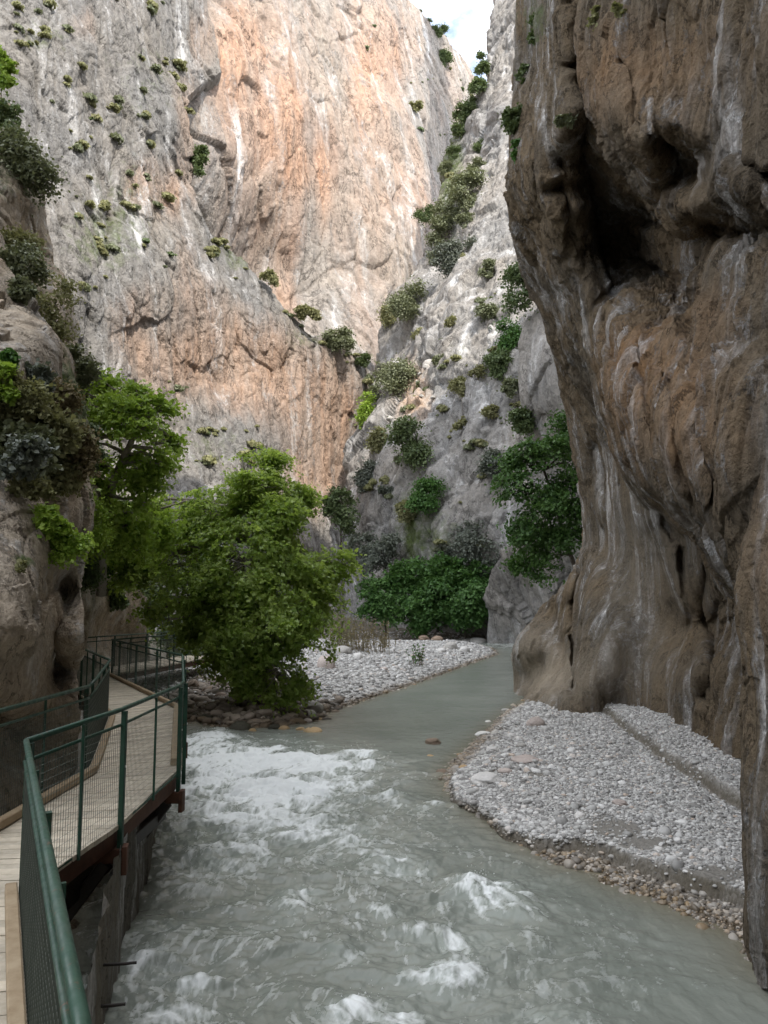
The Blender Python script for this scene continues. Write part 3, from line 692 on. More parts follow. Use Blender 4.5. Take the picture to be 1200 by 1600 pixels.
# flow runs from the far bend towards the camera; waves stand across it
wx = X + 0.35 * perlin(P * 0.5); wy = Y + 0.45 * perlin(P * 0.6 + 40)
Q = np.stack([wx, wy, 0 * wx], -1)
sw = 1.3 * fbm(Q * np.array([0.75, 1.15, 1]), 3, 0.5)
md = 1.3 * fbm(Q * np.array([2.2, 3.0, 1]) + 7, 3, 0.5)
fi = fbm(Q * np.array([7, 10, 1]) + 3, 3, 0.55)
rip = fbm(np.stack([wx * 2.2, wy * 1.1, 0 * wx], -1) * 2 + 11, 4, 0.55)
zw = chop * (0.13 * sw + 0.055 * md + 0.022 * fi) + 0.022 * rip
zw += rap * (0.03 + 0.09 * np.clip(sw, -0.5, 1) + 0.09 * md + 0.05 * fi) 
for (x, y, rx, ry, hgt) in [(470, 1400, 34, 24, .20), (750, 1395, 60, 26, .12), (620, 1348, 55, 16, .15), (545, 1482, 34, 18, .15), (230, 1500, 55, 26, .14), (600, 1250, 60, 10, .12), (760, 1505, 60, 20, .12), (320, 1160, 45, 18, .22), (480, 1190, 90, 16, .15)]:
    c = at(x, y); ex = abs(at(x + rx, y)[0] - c[0]); ey = abs(at(x, y - ry)[1] - at(x, y + ry)[1]) / 2
    dy = (Y - c[1]) / ey + 0.25 * perlin(P * 1.5)
    zw += 0.45 * hgt * np.exp(-((X - c[0]) / ex) ** 2 - np.where(dy < 0, (dy / 0.55) ** 2, dy ** 2))
calm = sstep(24, 60, Y); zw *= 1 - 0.5 * calm
def zsc(a): return (a - a.mean()) / a.std()
wp = np.stack([perlin(P * 1.1), perlin(P * 1.1 + 9), 0 * X], -1)
stre = zsc(fbm(np.stack([wx * 1.5, wy * 1.15, 0 * wx], -1) + 0.8 * wp, 7, 0.64, ridged=True))
fine = zsc(fbm(np.stack([wx * 9, wy * 5, 0 * wx], -1) + 1.5 * wp, 4, 0.62, ridged=True))
flow = zsc(fbm(np.stack([wx * 5.5, wy * 1.1, 0 * wx], -1) + 0.9 * wp, 5, 0.6, ridged=True))
crest = zsc(0.6 * sw + 0.4 * md)
foam = sstep(0.0, 2.6, 0.55 * stre + 0.30 * fine + 0.28 * flow + 0.35 * crest * (0.3 + chop) + 3.7 * rap + 0.65 * chop - 1.40)
thin = 0.50 * sstep(0.1, 2.3, 0.55 * flow + 0.5 * fine + 0.55 * stre + 0.35 * crest + 1.2 * rap) * np.clip(chop * 1.3 - 0.15, 0, 1)
foam = np.maximum(foam * (0.74 + 0.36 * sstep(0.45, 0.85, rap)), thin)
aer = np.clip(rap * 0.9 + 0.10 * chop, 0, 1)
shal = np.clip(1 + sd / 0.9, 0, 1)
V = np.stack([X, Y, zw], -1)
q = grid_quads(n, m)
keep = (sd[q] < 0.45).any(1)
q = q[keep]; used = np.unique(q); remap = np.full(len(V), -1); remap[used] = np.arange(len(used))
k = NT('river_water')
fa = k.attr('foam')
base = k.mix(k.ramp(k.noise(0.35, 4), [(0.35, 0.0), (0.65, 1.0)]), (0.165, 0.183, 0.158), (0.215, 0.23, 0.20))
base = k.mix(k.math('MULTIPLY', k.attr('aerated'), 0.85), base, (0.34, 0.375, 0.34))
base = k.mix(k.attr('shallow'), base, (0.16, 0.135, 0.085))
# small broken foam from noise stretched along the flow
fn = k.noise(7.0, 8, 0.72, k.map((1.0, 0.75, 1)), 1.3)
ff = k.math('ADD', k.math('MULTIPLY', fa, 1.15), k.math('MULTIPLY', k.math('SUBTRACT', fn, 0.5), 0.9))
fm = k.ramp(ff, [(0.14, 0.0), (0.55, 0.42), (1.10, 1.0)])
fmv = k.n('RGBToBW'); k.l(fm, fmv.inputs[0])
col = k.mix(fmv.outputs[0], base, (0.76, 0.79, 0.785))
bh = k.math('ADD', k.math('MULTIPLY', k.noise(9, 6, 0.62, k.map((1, 0.6, 1)), 0.6), 1.0), k.math('MULTIPLY', k.noise(40, 3, 0.6), 0.25))
nr = k.bump(bh, 0.30, 0.04)
rough = k.math('ADD', 0.24, k.math('MULTIPLY', fmv.outputs[0], 0.6))
M_water = k.done(col, rough, nr, 0.5)
k.b.inputs['IOR'].default_value = 1.33
w = mesh_np('river_water', V[used], remap[q], None, M_water, attrs={'foam': foam[used], 'aerated': aer[used], 'shallow': (shal ** 2 * 0.8)[used]})
tag(w, kind='structure')
WATER = (X, Y, zw)

# droplets thrown up where the rapids break
cand = np.where((rap > 0.62) & (crest > 0.3) & (sd < -0.2))[0]
ii = rng.choice(cand, 2600)
dv = np.array([(0, 0, 1.0), (.94, 0, -.33), (-.47, .82, -.33), (-.47, -.82, -.33)]); dt = np.array([(0, 1, 2), (0, 2, 3), (0, 3, 1), (1, 3, 2)])
rad = 0.004 + 0.010 * rng.random(len(ii)) ** 3
C = np.stack([X[ii] + rng.normal(size=len(ii)) * 0.06, Y[ii] + rng.normal(size=len(ii)) * 0.06, zw[ii] + 0.02 + 0.16 * rng.random(len(ii)) ** 2.5], -1)
V = (dv[None] * rad[:, None, None] + C[:, None]).reshape(-1, 3)
k = NT('spray'); M_spray = k.done((0.78, 0.8, 0.8), 0.4)
tag(mesh_np('water_spray', V, None, (dt[None] + 4 * np.arange(len(ii))[:, None, None]).reshape(-1, 3), M_spray), kind='stuff')
# ================================================================== walkway
DZ = 1.40                                   # deck height above the river
M_wood = None
k = NT('weathered_planks')
pv = k.attr('plank')
gr = k.noise(9, 6, 0.65, k.map((1, 1, 1)), 0.4)
c = k.mix(k.ramp(gr, [(0.3, 0), (0.7, 1)]), (0.43, 0.375, 0.29), (0.62, 0.56, 0.455))
c = k.mix(0.8, c, k.ramp(pv, [(0.0, 0.72), (1.0, 1.12)]), 'MULTIPLY')
c = k.mix(k.ramp(k.noise(2.2, 5, 0.65), [(0.52, 0.0), (0.75, 0.5)]), c, (0.22, 0.19, 0.15))
M_wood = k.done(c, 0.85, k.bump(k.noise(30, 5, 0.6), 0.3, 0.006), 0.25)
M_kerb = plain_mat('kerb_timber', (0.26, 0.19, 0.115), (0.38, 0.30, 0.20), 7, 0.8, 0.3, 0.006)
k = NT('green_paint')
gc = k.mix(k.ramp(k.noise(7, 6, 0.65), [(0.3, 0), (0.7, 1)]), (0.008, 0.040, 0.025), (0.017, 0.062, 0.037))
ru = k.ramp(k.noise(16, 7, 0.72), [(0.60, 0.0), (0.66, 1.0)])
gc = k.mix(ru, gc, (0.10, 0.055, 0.03))
gc = k.mix(k.ramp(k.noise(3, 5, 0.7), [(0.5, 0.0), (0.75, 0.35)]), gc, (0.09, 0.10, 0.085))
M_green = k.done(gc, k.ramp(k.noise(11, 4), [(0.3, 0.38), (0.7, 0.72)]), k.bump(k.noise(45, 5, 0.65), 0.3, 0.002), 0.4)
M_wire = plain_mat('green_wire', (0.07, 0.09, 0.075), (0.13, 0.15, 0.13), 12, 0.5, 0.05, 0.001, 0.5)
M_rust = plain_mat('rusty_steel', (0.065, 0.032, 0.022), (0.125, 0.058, 0.035), 8, 0.8, 0.4, 0.004, 0.3)
M_darksteel = plain_mat('dark_steel', (0.02, 0.018, 0.016), (0.045, 0.035, 0.028), 6, 0.6, 0.3, 0.003, 0.4)
M_bolt = plain_mat('zinc_bolt', (0.55, 0.55, 0.53), (0.7, 0.7, 0.68), 20, 0.4, 0.0, 0.001, 0.5, 0.6)

def RT(px, py): return onz(px, py, DZ + 1.10)
R_ = [np.array([0.75, -1.6]), RT(128, 1600), RT(41, 1158), RT(190, 1108.5), RT(279, 1072), RT(287, 1066), RT(285, 1024), RT(175, 999.5), np.array([-7.3, 37.0])]
L_ = [np.array([-0.5, -2.1]), np.array([-1.9, 1.5]), np.array([-3.72, 6.4]), np.array([-3.76, 8.2]), RT(140, 1072), RT(150, 1061), RT(172, 1031.5), RT(123, 1011), np.array([-10.2, 28.0]), np.array([-8.8, 37.6])]
def resample(p, ts):
    p = np.array(p); s = np.concatenate([[0], np.cumsum(np.linalg.norm(np.diff(p, axis=0), axis=1))])
    return np.stack([np.interp(ts, s, p[:, i]) for i in (0, 1)], -1), s
walk = empty('boardwalk', (-2.7, 8.2, DZ))
tag(walk, 'grey plank boardwalk on rusty steel brackets winding along the left bank above the rapids', 'walkway')
# deck stations pair the two edges
ST_ = [(R_[0], L_[0]), (R_[1], L_[1]), (R_[2], L_[2]), (R_[3], L_[3]), (R_[5], L_[4]), (R_[6], L_[6]), (0.5 * (R_[6] + R_[7]), L_[7]), (R_[7], L_[8]), (R_[8], L_[9])]
mb, pl = MB(), []
o3 = np.array([-2.7, 8.2, DZ])
def P3d(p, z): return np.array([p[0], p[1], z])
for (r0, l0), (r1, l1) in zip(ST_[:-1], ST_[1:]):
    nb = max(2, int(round(0.5 * (np.linalg.norm(r1 - r0) + np.linalg.norm(l1 - l0)) / 0.15)))
    for i in range(nb):
        a, b = (i + 0.03) / nb, (i + 0.97) / nb
        ex = random.uniform(-0.015, 0.015); dz = random.uniform(-0.004, 0.004)
        q = [r0 + (r1 - r0) * a, r0 + (r1 - r0) * b, l0 + (l1 - l0) * b, l0 + (l1 - l0) * a]
        cc = sum(q) / 4
        top = [P3d(p + (p - cc) * (0.02 + ex), DZ + dz) for p in q]; bot = [p - np.array([0, 0, 0.045]) for p in top]
        V = np.array(top + bot) - o3
        mb.add(V, [(0, 1, 2, 3), (7, 6, 5, 4), (0, 4, 5, 1), (1, 5, 6, 2), (2, 6, 7, 3), (3, 7, 4, 0)])
        pl += [random.random()] * 8
dk = mb.build('plank_deck', M_wood, walk)
at_ = dk.data.attributes.new('plank', 'FLOAT', 'POINT'); at_.data.foreach_set('value', np.array(pl, np.float32))
def along(name, pts, z, w, h, mat, inset=0.0, side=1):
    for a, b in zip(pts[:-1], pts[1:]):
        t = (b - a) / np.linalg.norm(b - a); nrm = np.array([t[1], -t[0]]) * side
        m = MB(); m.bar(P3d(a - nrm * inset - t * 0.01, z) - o3, P3d(b - nrm * inset - t * 0.01, z) - o3, w, h); m.build(name, mat, walk)
along('kerb_board', R_[1:3], DZ + 0.045, 0.085, 0.08, M_kerb, 0.055)
along('kerb_board', R_[5:8], DZ + 0.055, 0.09, 0.09, M_kerb, 0.10)
along('kerb_board', L_[2:9], DZ + 0.055, 0.09, 0.09, M_kerb, 0.09, -1)
along('edge_beam', R_[:9], DZ - 0.135, 0.07, 0.17, M_rust, 0.05)
along('edge_beam', L_[2:9], DZ - 0.135, 0.07, 0.17, M_rust, 0.05, -1)
# cross beams with sloping struts down to the rock
for (r, l) in [(R_[1] * 0.55 + R_[2] * 0.45, L_[1] * 0.5 + L_[2] * 0.5), (R_[2], L_[2]), (R_[3], L_[3]), (R_[4], L_[4]), (0.5 * (R_[5] + R_[6]), 0.5 * (L_[5] + L_[6])), (R_[6], L_[6]), (0.5 * (R_[6] + R_[7]), L_[7])]:
    t = (l - r) / np.linalg.norm(l - r)
    m = MB(); m.bar(P3d(r - t * 0.06, DZ - 0.29) - o3, P3d(l, DZ - 0.29) - o3, 0.10, 0.14); br = m.build('cross_beam', M_rust, walk)
    m = MB(); m.bar(P3d(r + t * 0.10, DZ - 0.36) - o3, P3d(r + t * 0.75, 0.15) - o3, 0.12, 0.12); m.build('strut', M_darksteel, walk)
    m = MB(); m.bar(P3d(r - t * 0.08, DZ - 0.20) - o3, P3d(r - t * 0.08, DZ - 0.46) - o3, 0.16, 0.05, (t[0], t[1], 0)); m.build('mounting_plate', M_rust, walk)
# long dark runners beneath the outer edge
m = MB(); m.bar(P3d(R_[2] + (-0.30, 0.0), DZ - 0.62) - o3, P3d(R_[4] + (-0.25, 0.3), DZ - 0.55) - o3, 0.12, 0.16); m.build('runner_beam', M_darksteel, walk)
m = MB(); m.bar(P3d(R_[1] + (-0.35, 0.3), DZ - 0.70) - o3, P3d(R_[2] + (-0.32, 0.0), DZ - 0.62) - o3, 0.12, 0.16); m.build('runner_beam', M_darksteel, walk)

def railing(pts, label, post_gap=1.32, thick_first=True, side=1):
    pts = [np.array(p) for p in pts]
    base = P3d(pts[0], DZ); root = empty('walkway_railing', base)
    tag(root, label, 'railing', 'green railings of the boardwalk')
    rel = lambda p, z: P3d(p, z) - base
    top, mid, wire = MB(), MB(), MB()
    tp = [rel(p, DZ + 1.10) for p in pts]
    top.tube(tp, 0.023, 10)
    mid.tube([q - (0, 0, 0.15) for q in tp], 0.016, 8); mid.tube([rel(p, DZ - 0.02) for p in pts], 0.012, 6)
    top.build('top_rail', M_green, root, True); mid.build('mid_rail', M_green, root, True)
    first = True
    for a, b in zip(pts[:-1], pts[1:]):
        ln = np.linalg.norm(b - a); t = (b - a) / ln; nrm = np.array([t[1], -t[0]]) * side
        n = max(1, int(round(ln / post_gap)))
        for i in range(0 if first else 1, n + 1):
            p = a + t * ln * i / n + nrm * 0.032
            m = MB(); big = (i % 2 == 0)
            if big: m.bar(rel(p, DZ - 0.24), rel(p, DZ + 1.085), 0.052, 0.052, (t[0], t[1], 0))
            else: m.bar(rel(p, DZ - 0.05), rel(p, DZ + 1.085), 0.026, 0.022, (t[0], t[1], 0))
            po = m.build('post', M_green, root)
            if big:
                m = MB(); c = rel(p + nrm * 0.026, DZ + 0.55); m.tube([c, c + np.array([nrm[0], nrm[1], 0]) * 0.008], 0.011, 8); m.build('bolt', M_bolt, po)
        first = False
        w = 0.0021
        ang = np.arange(3) / 3 * 2 * math.pi
        nv = int(ln / 0.05)
        for i in range(nv + 1):                              # uprights of the welded mesh
            p = a + t * (ln * (i + 0.5) / (nv + 1))
            ring = np.stack([np.cos(ang) * w, np.sin(ang) * w, 0 * ang], -1)
            V = np.concatenate([ring + rel(p, DZ - 0.0), ring + rel(p, DZ + 0.945)])
            wire.add(V, [(j, (j+1) % 3, 3 + (j+1) % 3, 3 + j) for j in range(3)])
        nh = 15
        for i in range(nh):
            z = DZ + 0.02 + 0.92 * i / (nh - 1)
            ring = nrm[None] * (np.cos(ang) * w)[:, None]; ring = np.concatenate([ring, (np.sin(ang) * w)[:, None]], 1)
            V = np.concatenate([ring + rel(a, z), ring + rel(b, z)])
            wire.add(V, [(j, (j+1) % 3, 3 + (j+1) % 3, 3 + j) for j in range(3)])
    wire.build('wire_mesh', M_wire, root)
    return root
railing(R_[:3], 'nearest green railing with thick tube handrail, running up from the bottom beside the planks')
railing(R_[2:6], 'green wire mesh railing in front of the pale planks, above the rusty edge beam')
railing(R_[5:8], 'green railing with kerb board turning back left beyond the bend of the boardwalk')
railing(R_[7:9], 'distant green railing on the river side of the last stretch, beside the leafy tree')
railing(L_[1:5], 'dark green railing against the big brown boulder on the rock side of the deck', side=-1)
railing(L_[4:9], 'green railing on the rock side around the dark corner behind the boulder', side=-1)
railing(L_[8:10], 'farthest green railing of the boardwalk under the mossy rock', side=-1)
for (px, py, L2, txt) in [(203, 1506, 0.10, 'short black steel peg sticking out of the wall, the upper one'), (186, 1571, 0.09, 'short black steel peg sticking out of the wall nearest the viewer')]:
    e = unproj(px - 10, py, 6.95 if py < 1540 else 6.4)
    m = MB(); m.tube([(-0.25, 0, -0.012), (0, 0, 0), (L2, 0.01, 0.006)], [0.013, 0.013, 0.012], 8)
    o = m.build('steel_peg', M_darksteel); o.location = e
    tag(o, txt, 'peg', 'steel pegs in the bank wall')
# ================================================================== plants
def leaf_mat(name, c1, c2, trans=0.3, rough=0.5, spec=0.35):
    k = NT(name)
    c = k.mix(k.attr('tone'), c1, c2)
    k.done(c, rough, None, spec)
    tr = k.n('BsdfTranslucent'); tc_ = k.mix(0.5, c, (c2[0] * 1.3, c2[1] * 1.35, c2[2] * 0.6)); k.l(tc_, tr.inputs[0])
    ms = k.n('MixShader'); ms.inputs[0].default_value = trans
    k.l(k.b.outputs[0], ms.inputs[1]); k.l(tr.outputs[0], ms.inputs[2]); k.l(ms.outputs[0], k.out.inputs[0])
    return k.m
M_plane = leaf_mat('plane_tree_leaves', (0.12, 0.22, 0.032), (0.38, 0.48, 0.13), 0.5, 0.38, 0.5)
M_fresh = leaf_mat('fresh_leaves', (0.13, 0.24, 0.026), (0.34, 0.46, 0.085), 0.35)
M_dark = leaf_mat('dark_leaves', (0.058, 0.092, 0.038), (0.145, 0.19, 0.08), 0.22)
M_fig = leaf_mat('fig_leaves', (0.035, 0.095, 0.024), (0.10, 0.20, 0.050), 0.25)
M_shade = leaf_mat('hanging_tree_leaves', (0.030, 0.080, 0.018), (0.085, 0.165, 0.036), 0.25)
M_olive = leaf_mat('olive_leaves', (0.10, 0.118, 0.062), (0.215, 0.235, 0.14), 0.2)
M_grey = leaf_mat('grey_leaves', (0.070, 0.085, 0.068), (0.17, 0.19, 0.155), 0.15)
M_tuss = leaf_mat('tussock_leaves', (0.145, 0.152, 0.07), (0.29, 0.285, 0.15), 0.25, 0.8)
M_dry = leaf_mat('dry_stems', (0.13, 0.105, 0.06), (0.24, 0.20, 0.11), 0.15, 0.8)
M_bark = plain_mat('pale_bark', (0.16, 0.14, 0.11), (0.34, 0.31, 0.26), 5, 0.9, 0.5, 0.02, 0.2, stretch=(1, 1, 0.4))
M_barkd = plain_mat('dark_bark', (0.05, 0.042, 0.032), (0.12, 0.10, 0.08), 6, 0.9, 0.5, 0.02, 0.2, stretch=(1, 1, 0.4))

def unit(v): return v / (np.linalg.norm(v, axis=-1, keepdims=True) + 1e-9)
def leaf_mesh(name, C, N, size, tone, mat, parent, shape='kite', D=None, width=0.45):
    """C centres, N leaf normals; every leaf is one folded kite, or three for a lobed leaf"""
    n = len(C)
    if D is None: D = rng.normal(size=(n, 3))
    D = unit(D - (D * N).sum(1, keepdims=True) * N)
    S = np.cross(N, D)
    size = np.broadcast_to(np.asarray(size, float), (n,))[:, None]
    Vs, tones = [], []
    lobes = [(0.0, 1.0, width)] if shape == 'kite' else [(0.0, 1.0, 0.30), (0.9, 0.8, 0.26), (-0.9, 0.8, 0.26)]
    for ang, ln, wd in lobes:
        d = D * math.cos(ang) + S * math.sin(ang); s = np.cross(N, d)
        curl = N * size * rng.uniform(-0.12, 0.22, (n, 1))
        b = C - D * size * 0.45
        Vs.append(np.stack([b, b + d * size * ln * 0.5 + s * size * wd + curl, b + d * size * ln - curl * 0.8, b + d * size * ln * 0.5 - s * size * wd + curl], 1))
        tones.append(np.repeat(tone[:, None], 4, 1))
    V = np.concatenate(Vs, 1).reshape(-1, 3); T = np.concatenate(tones, 1).ravel()
    m = len(V) // 4; i = np.arange(m) * 4
    tris = np.concatenate([np.stack([i, i+1, i+2], 1), np.stack([i, i+2, i+3], 1)])
    return mesh_np(name, V, None, tris, mat, parent, True, {'tone': np.clip(T, 0, 1)})

def crown(lumps, dens, spread, per, gap=0.0, gapf=0.8, shell=0.45, flat=0.55):
    """lumps: (centre xyz, radius). returns cluster centres, leaf centres, normals, tones"""
    cc = []
    mid = np.mean([l[0] for l in lumps], axis=0)
    for c, r in lumps:
        n = max(3, int(dens * r * r))
        v = unit(rng.normal(size=(n, 3))); rad = r * (shell + (1 - shell) * rng.random((n, 1)) ** 0.6)
        cc.append(np.asarray(c) + v * rad * np.array([1, 1, 0.85]))
    cc = np.concatenate(cc)
    if gap: cc = cc[fbm((cc * gapf + 3).astype(np.float32), 2) > gap]
    n = len(cc)
    out = unit(cc - mid + rng.normal(size=(n, 3)) * 0.4)
    up = np.array([0, 0, 1.0])
    cn = unit(up * 0.8 + out * 0.75 + rng.normal(size=(n, 3)) * 0.35)               # each spray has its own tilt
    a = unit(np.cross(cn, rng.normal(size=(n, 3)))); b = np.cross(cn, a)
    k_ = np.repeat(np.arange(n), per); m = len(k_)
    g = rng.normal(size=(m, 3))
    sp = spread * np.repeat(rng.uniform(0.7, 1.3, n), per)[:, None]
    C = cc[k_] + a[k_] * g[:, :1] * sp + b[k_] * g[:, 1:2] * sp + cn[k_] * g[:, 2:] * sp * flat * 0.6
    N = unit(cn[k_] + rng.normal(size=(m, 3)) * 0.55)
    tone = np.repeat(rng.random(n), per) * 0.65 + rng.random(m) * 0.40 + 0.03
    return cc, C, N, tone

def limb(mb, a, b, r0, r1, sag=0.1, n=6, seg=6):
    a, b = np.asarray(a, float), np.asarray(b, float); t = np.linspace(0, 1, seg)[:, None]
    L = np.linalg.norm(b - a)
    p = a + (b - a) * t + np.array([0, 0, 1.0]) * sag * L * np.sin(t * math.pi) * 0.6 + rng.normal(size=(seg, 3)) * 0.035 * L * np.sin(t * math.pi)
    mb.tube(p, np.linspace(r0, r1, seg), n); return p[-1]

def tree(name, label, cat, lumps_px, trunk_px, leaf, mats, dens, per, spread, group=None, gap=0.0, gapf=0.8, r0=0.16, shape='lobed', twigs=0.25, shell=0.45, kinds=None, flat=0.55, jit=0.0, rk=1.0):
    """lumps_px: (px, py, d, r in px); trunk_px: list of (px, py, d) from the ground up"""
    lumps = [(unproj(x, y, d), r * rk * d / F) for x, y, d, r in lumps_px]
    if jit:                                                       # side shoots that break the outline
        for c, r in list(lumps):
            for _ in range(3):
                v = unit(rng.normal(size=3)); lumps.append((c + v * r * rng.uniform(0.75, 1.1), r * jit * rng.uniform(0.7, 1.3)))
    base = unproj(*trunk_px[0]); root = empty(name, base); tag(root, label, cat, group)
    cc, C, N, tone = crown(lumps, dens, spread, per, gap, gapf, shell, flat)
    leaf_mesh('crown', C - base, N, leaf * rng.uniform(0.65, 1.3, len(C)), tone, mats[0], root, shape)
    mb = MB(); path = np.array([unproj(*p) for p in trunk_px]) - base
    t = np.linspace(0, 1, len(path)); tt = np.linspace(0, 1, 14)
    sm = np.stack([np.interp(tt, t, path[:, i]) for i in range(3)], -1)
    sm[1:-1] = (sm[:-2] + 2 * sm[1:-1] + sm[2:]) / 4 + rng.normal(size=(12, 3)) * r0 * 0.12
    mb.tube(sm, np.linspace(r0, r0 * 0.5, 14), 9); mb.build('trunk', mats[1], root, True)
    bm_ = MB()
    for c, r in lumps:
        c = c - base
        j = np.argmin(np.linalg.norm(sm - c, axis=1) + 0.6 * np.abs(sm[:, 2] - c[2] + r)); j = max(3, j)
        e = limb(bm_, sm[j], c, r0 * 0.45, r0 * 0.14)
        near = cc - base; near = near[np.linalg.norm(near - c, axis=1) < r * 1.05]
        for q in near[:: max(1, int(1 / twigs))]:
            limb(bm_, e + (c - e) * 0.5 + rng.normal(size=3) * 0.05, q, r0 * 0.10, r0 * 0.03, 0.05, 4, 4)
    bm_.build('branches', mats[1], root, True)
    return root

# big plane tree over the rapids
tree('plane_tree', 'big bushy bright green tree leaning over the rapids beside the boardwalk', 'tree',
     [(405, 765, 28, 48), (335, 805, 28, 62), (450, 815, 28, 60), (275, 865, 28, 62), (385, 880, 26.8, 92), (482, 878, 28, 62), (300, 935, 27.5, 66), (425, 965, 26.5, 88), (505, 935, 28, 40), (345, 1000, 27.3, 60),
      (440, 1042, 26.6, 55), (395, 1060, 27, 38), (335, 1035, 28, 30), (478, 1000, 27, 44), (428, 722, 28.5, 24), (385, 728, 28.5, 20), (238, 905, 29, 34), (215, 850, 29, 32), (205, 900, 30, 26), (190, 815, 29, 26), (245, 945, 29, 26), (535, 880, 28.5, 22), (220, 865, 30, 34), (250, 800, 29, 28), (470, 770, 28.5, 22), (460, 1078, 26.6, 22), (310, 985, 28.5, 36)],
     [(420, 1105, 29.2), (415, 1040, 29), (400, 960, 28.8), (395, 880, 28.6), (400, 800, 28.4)], 0.115, (M_plane, M_bark), 80, 40, 0.23, gap=-0.07, gapf=0.75, r0=0.2, shell=0.35, flat=0.32, jit=0.42, rk=0.88)
# tree on the left with its pale trunk showing
tree('leaning_tree', 'yellow-green tree with a pale leaning trunk showing, growing behind the left boulder', 'tree',
     [(140, 602, 24.5, 26), (185, 612, 24, 28), (228, 628, 23.5, 26), (165, 645, 23, 32), (205, 655, 22.5, 34), (245, 640, 24, 18), (135, 690, 24, 24), (150, 735, 24.5, 24), (215, 735, 23.5, 30), (248, 725, 23.5, 20), (235, 760, 24, 22), (160, 790, 24, 36), (205, 805, 24, 36), (185, 850, 24.5, 42), (245, 835, 26, 30), (268, 690, 25, 9), (120, 640, 25, 20)],
     [(158, 930, 25.5), (160, 830, 24.8), (170, 770, 24), (187, 725, 23.4), (206, 692, 23), (214, 664, 22.8)], 0.125, (M_fresh, M_bark), 90, 34, 0.22, gap=-0.06, gapf=1.1, r0=0.15, shell=0.3, flat=0.32, jit=0.25)
# dark growth between the boulder and the big tree
tree('bank_shrub', 'dark shaded bush behind the far railing between the mossy rock and the big tree', 'shrub',
     [(250, 960, 41, 32), (280, 1000, 41, 30), (230, 925, 42, 28), (300, 1040, 40, 30), (265, 880, 42, 34)], [(262, 1060, 42), (262, 1000, 42), (260, 950, 42)], 0.16, (M_dark, M_barkd), 34, 30, 0.34, r0=0.10)
# tree hanging against the right cliff
tree('cliff_tree', 'dark green leafy tree hanging in front of the shaded right cliff above the river bend', 'tree',
     [(825, 715, 46, 34), (868, 702, 47, 34), (800, 760, 45.5, 28), (850, 785, 46, 38), (888, 755, 47, 30), (815, 828, 46, 28), (860, 845, 47, 34), (842, 888, 47, 26), (795, 722, 46.5, 18), (880, 660, 48, 20), (900, 800, 47, 22), (812, 880, 47.5, 18), (895, 840, 48, 26), (905, 720, 48.5, 24), (900, 690, 48.5, 20)],
     [(905, 905, 49.5), (885, 850, 48.5), (868, 790, 47.5), (850, 735, 47)], 0.17, (M_shade, M_barkd), 36, 36, 0.34, gap=-0.16, gapf=0.9, r0=0.14, shell=0.3)
# thicket on the far bank
for lab, lum, tr, mat, lf in [
    ('round dark green bush at the left end of the thicket on the far bank', [(598, 935, 86, 24), (588, 958, 86, 18), (622, 912, 87, 18), (612, 965, 85.5, 18)], [(603, 1000, 87), (602, 970, 87), (602, 940, 87)], M_fig, .26),
    ('tallest dark green tree in the middle of the far bank thicket', [(652, 905, 87, 26), (672, 932, 86, 30), (650, 950, 85.5, 26), (688, 900, 87, 20), (668, 968, 85.5, 22)], [(665, 1000, 87), (665, 960, 87), (663, 920, 87)], M_fig, .26),
    ('dark green tree at the right end of the far bank thicket beside the rock foot', [(715, 905, 87, 26), (738, 935, 86, 28), (710, 950, 85.5, 26), (755, 900, 87, 18), (735, 965, 85.5, 22)], [(727, 1000, 87), (727, 960, 87), (725, 920, 87)], M_fig, .26),
    ('grey-green bushy tree standing above the far bank thicket on the right', [(742, 850, 88, 30), (768, 872, 87, 24), (720, 842, 89, 18), (755, 825, 89, 18), (705, 868, 89, 18)], [(742, 940, 90), (742, 900, 89), (742, 860, 89)], M_grey, .22),
    ('grey-green bush with thin crown left of the far bank thicket', [(560, 856, 92, 18), (598, 866, 91, 20), (580, 880, 91, 18), (615, 850, 92, 12)], [(582, 930, 92), (582, 900, 92), (582, 870, 92)], M_grey, .22),
    ('small dark bush at the foot of the orange wall beside the big tree', [(530, 785, 100, 16), (540, 815, 99, 18), (520, 800, 100, 14)], [(533, 860, 101), (533, 830, 101), (532, 800, 101)], M_dark, .24)]:
    lum = [(x, y - 6, d, r * 1.25) for x, y, d, r in lum]
    tree('thicket_tree', lab, 'tree', lum, tr, lf, (mat, M_barkd), 24, 26, 0.40, 'trees on the far bank', gap=-0.2, gapf=0.5, r0=0.12, twigs=0.12, jit=0.4, rk=0.9)

# shrubs rooted in the cliffs
def cliff_shrub(sheet_, label, px, py, rx, ry, mats, leaf, group, dens=None, name='cliff_shrub', gap=-0.22, front=0.8, shape='kite', per=22):
    p, nrm = surf(sheet_, px, py + ry * 0.3); d = p[1] * 0.994 - 0.2
    k = d / F; R = min(rx, ry) * k
    lum = []
    nl = 7 if max(rx, ry) > 14 else 4
    for i in range(nl):
        a = rng.uniform(0, 6.28); u = rng.uniform(0.3, 0.85)
        lum.append((px + math.cos(a) * rx * u, py + math.sin(a) * ry * u, d - front * R * rng.uniform(0.5, 1.3), min(rx, ry) * rng.uniform(0.42, 0.68)))
    dens = dens or 110.0 / (R * R + 0.05)
    sp = R * 0.24
    tree(name, label, 'shrub', lum, [(px, py + ry * 0.85, d + 0.4), (px, py + ry * 0.4, d), (px, py, d - 0.4 * R)], leaf, mats, dens, per, sp, group, gap=gap, gapf=1.2 / max(R, 0.3), r0=max(0.012, R * 0.045), shape=shape, twigs=0.3, shell=0.25)
G1 = 'shrubs rooted on the right-hand slope'
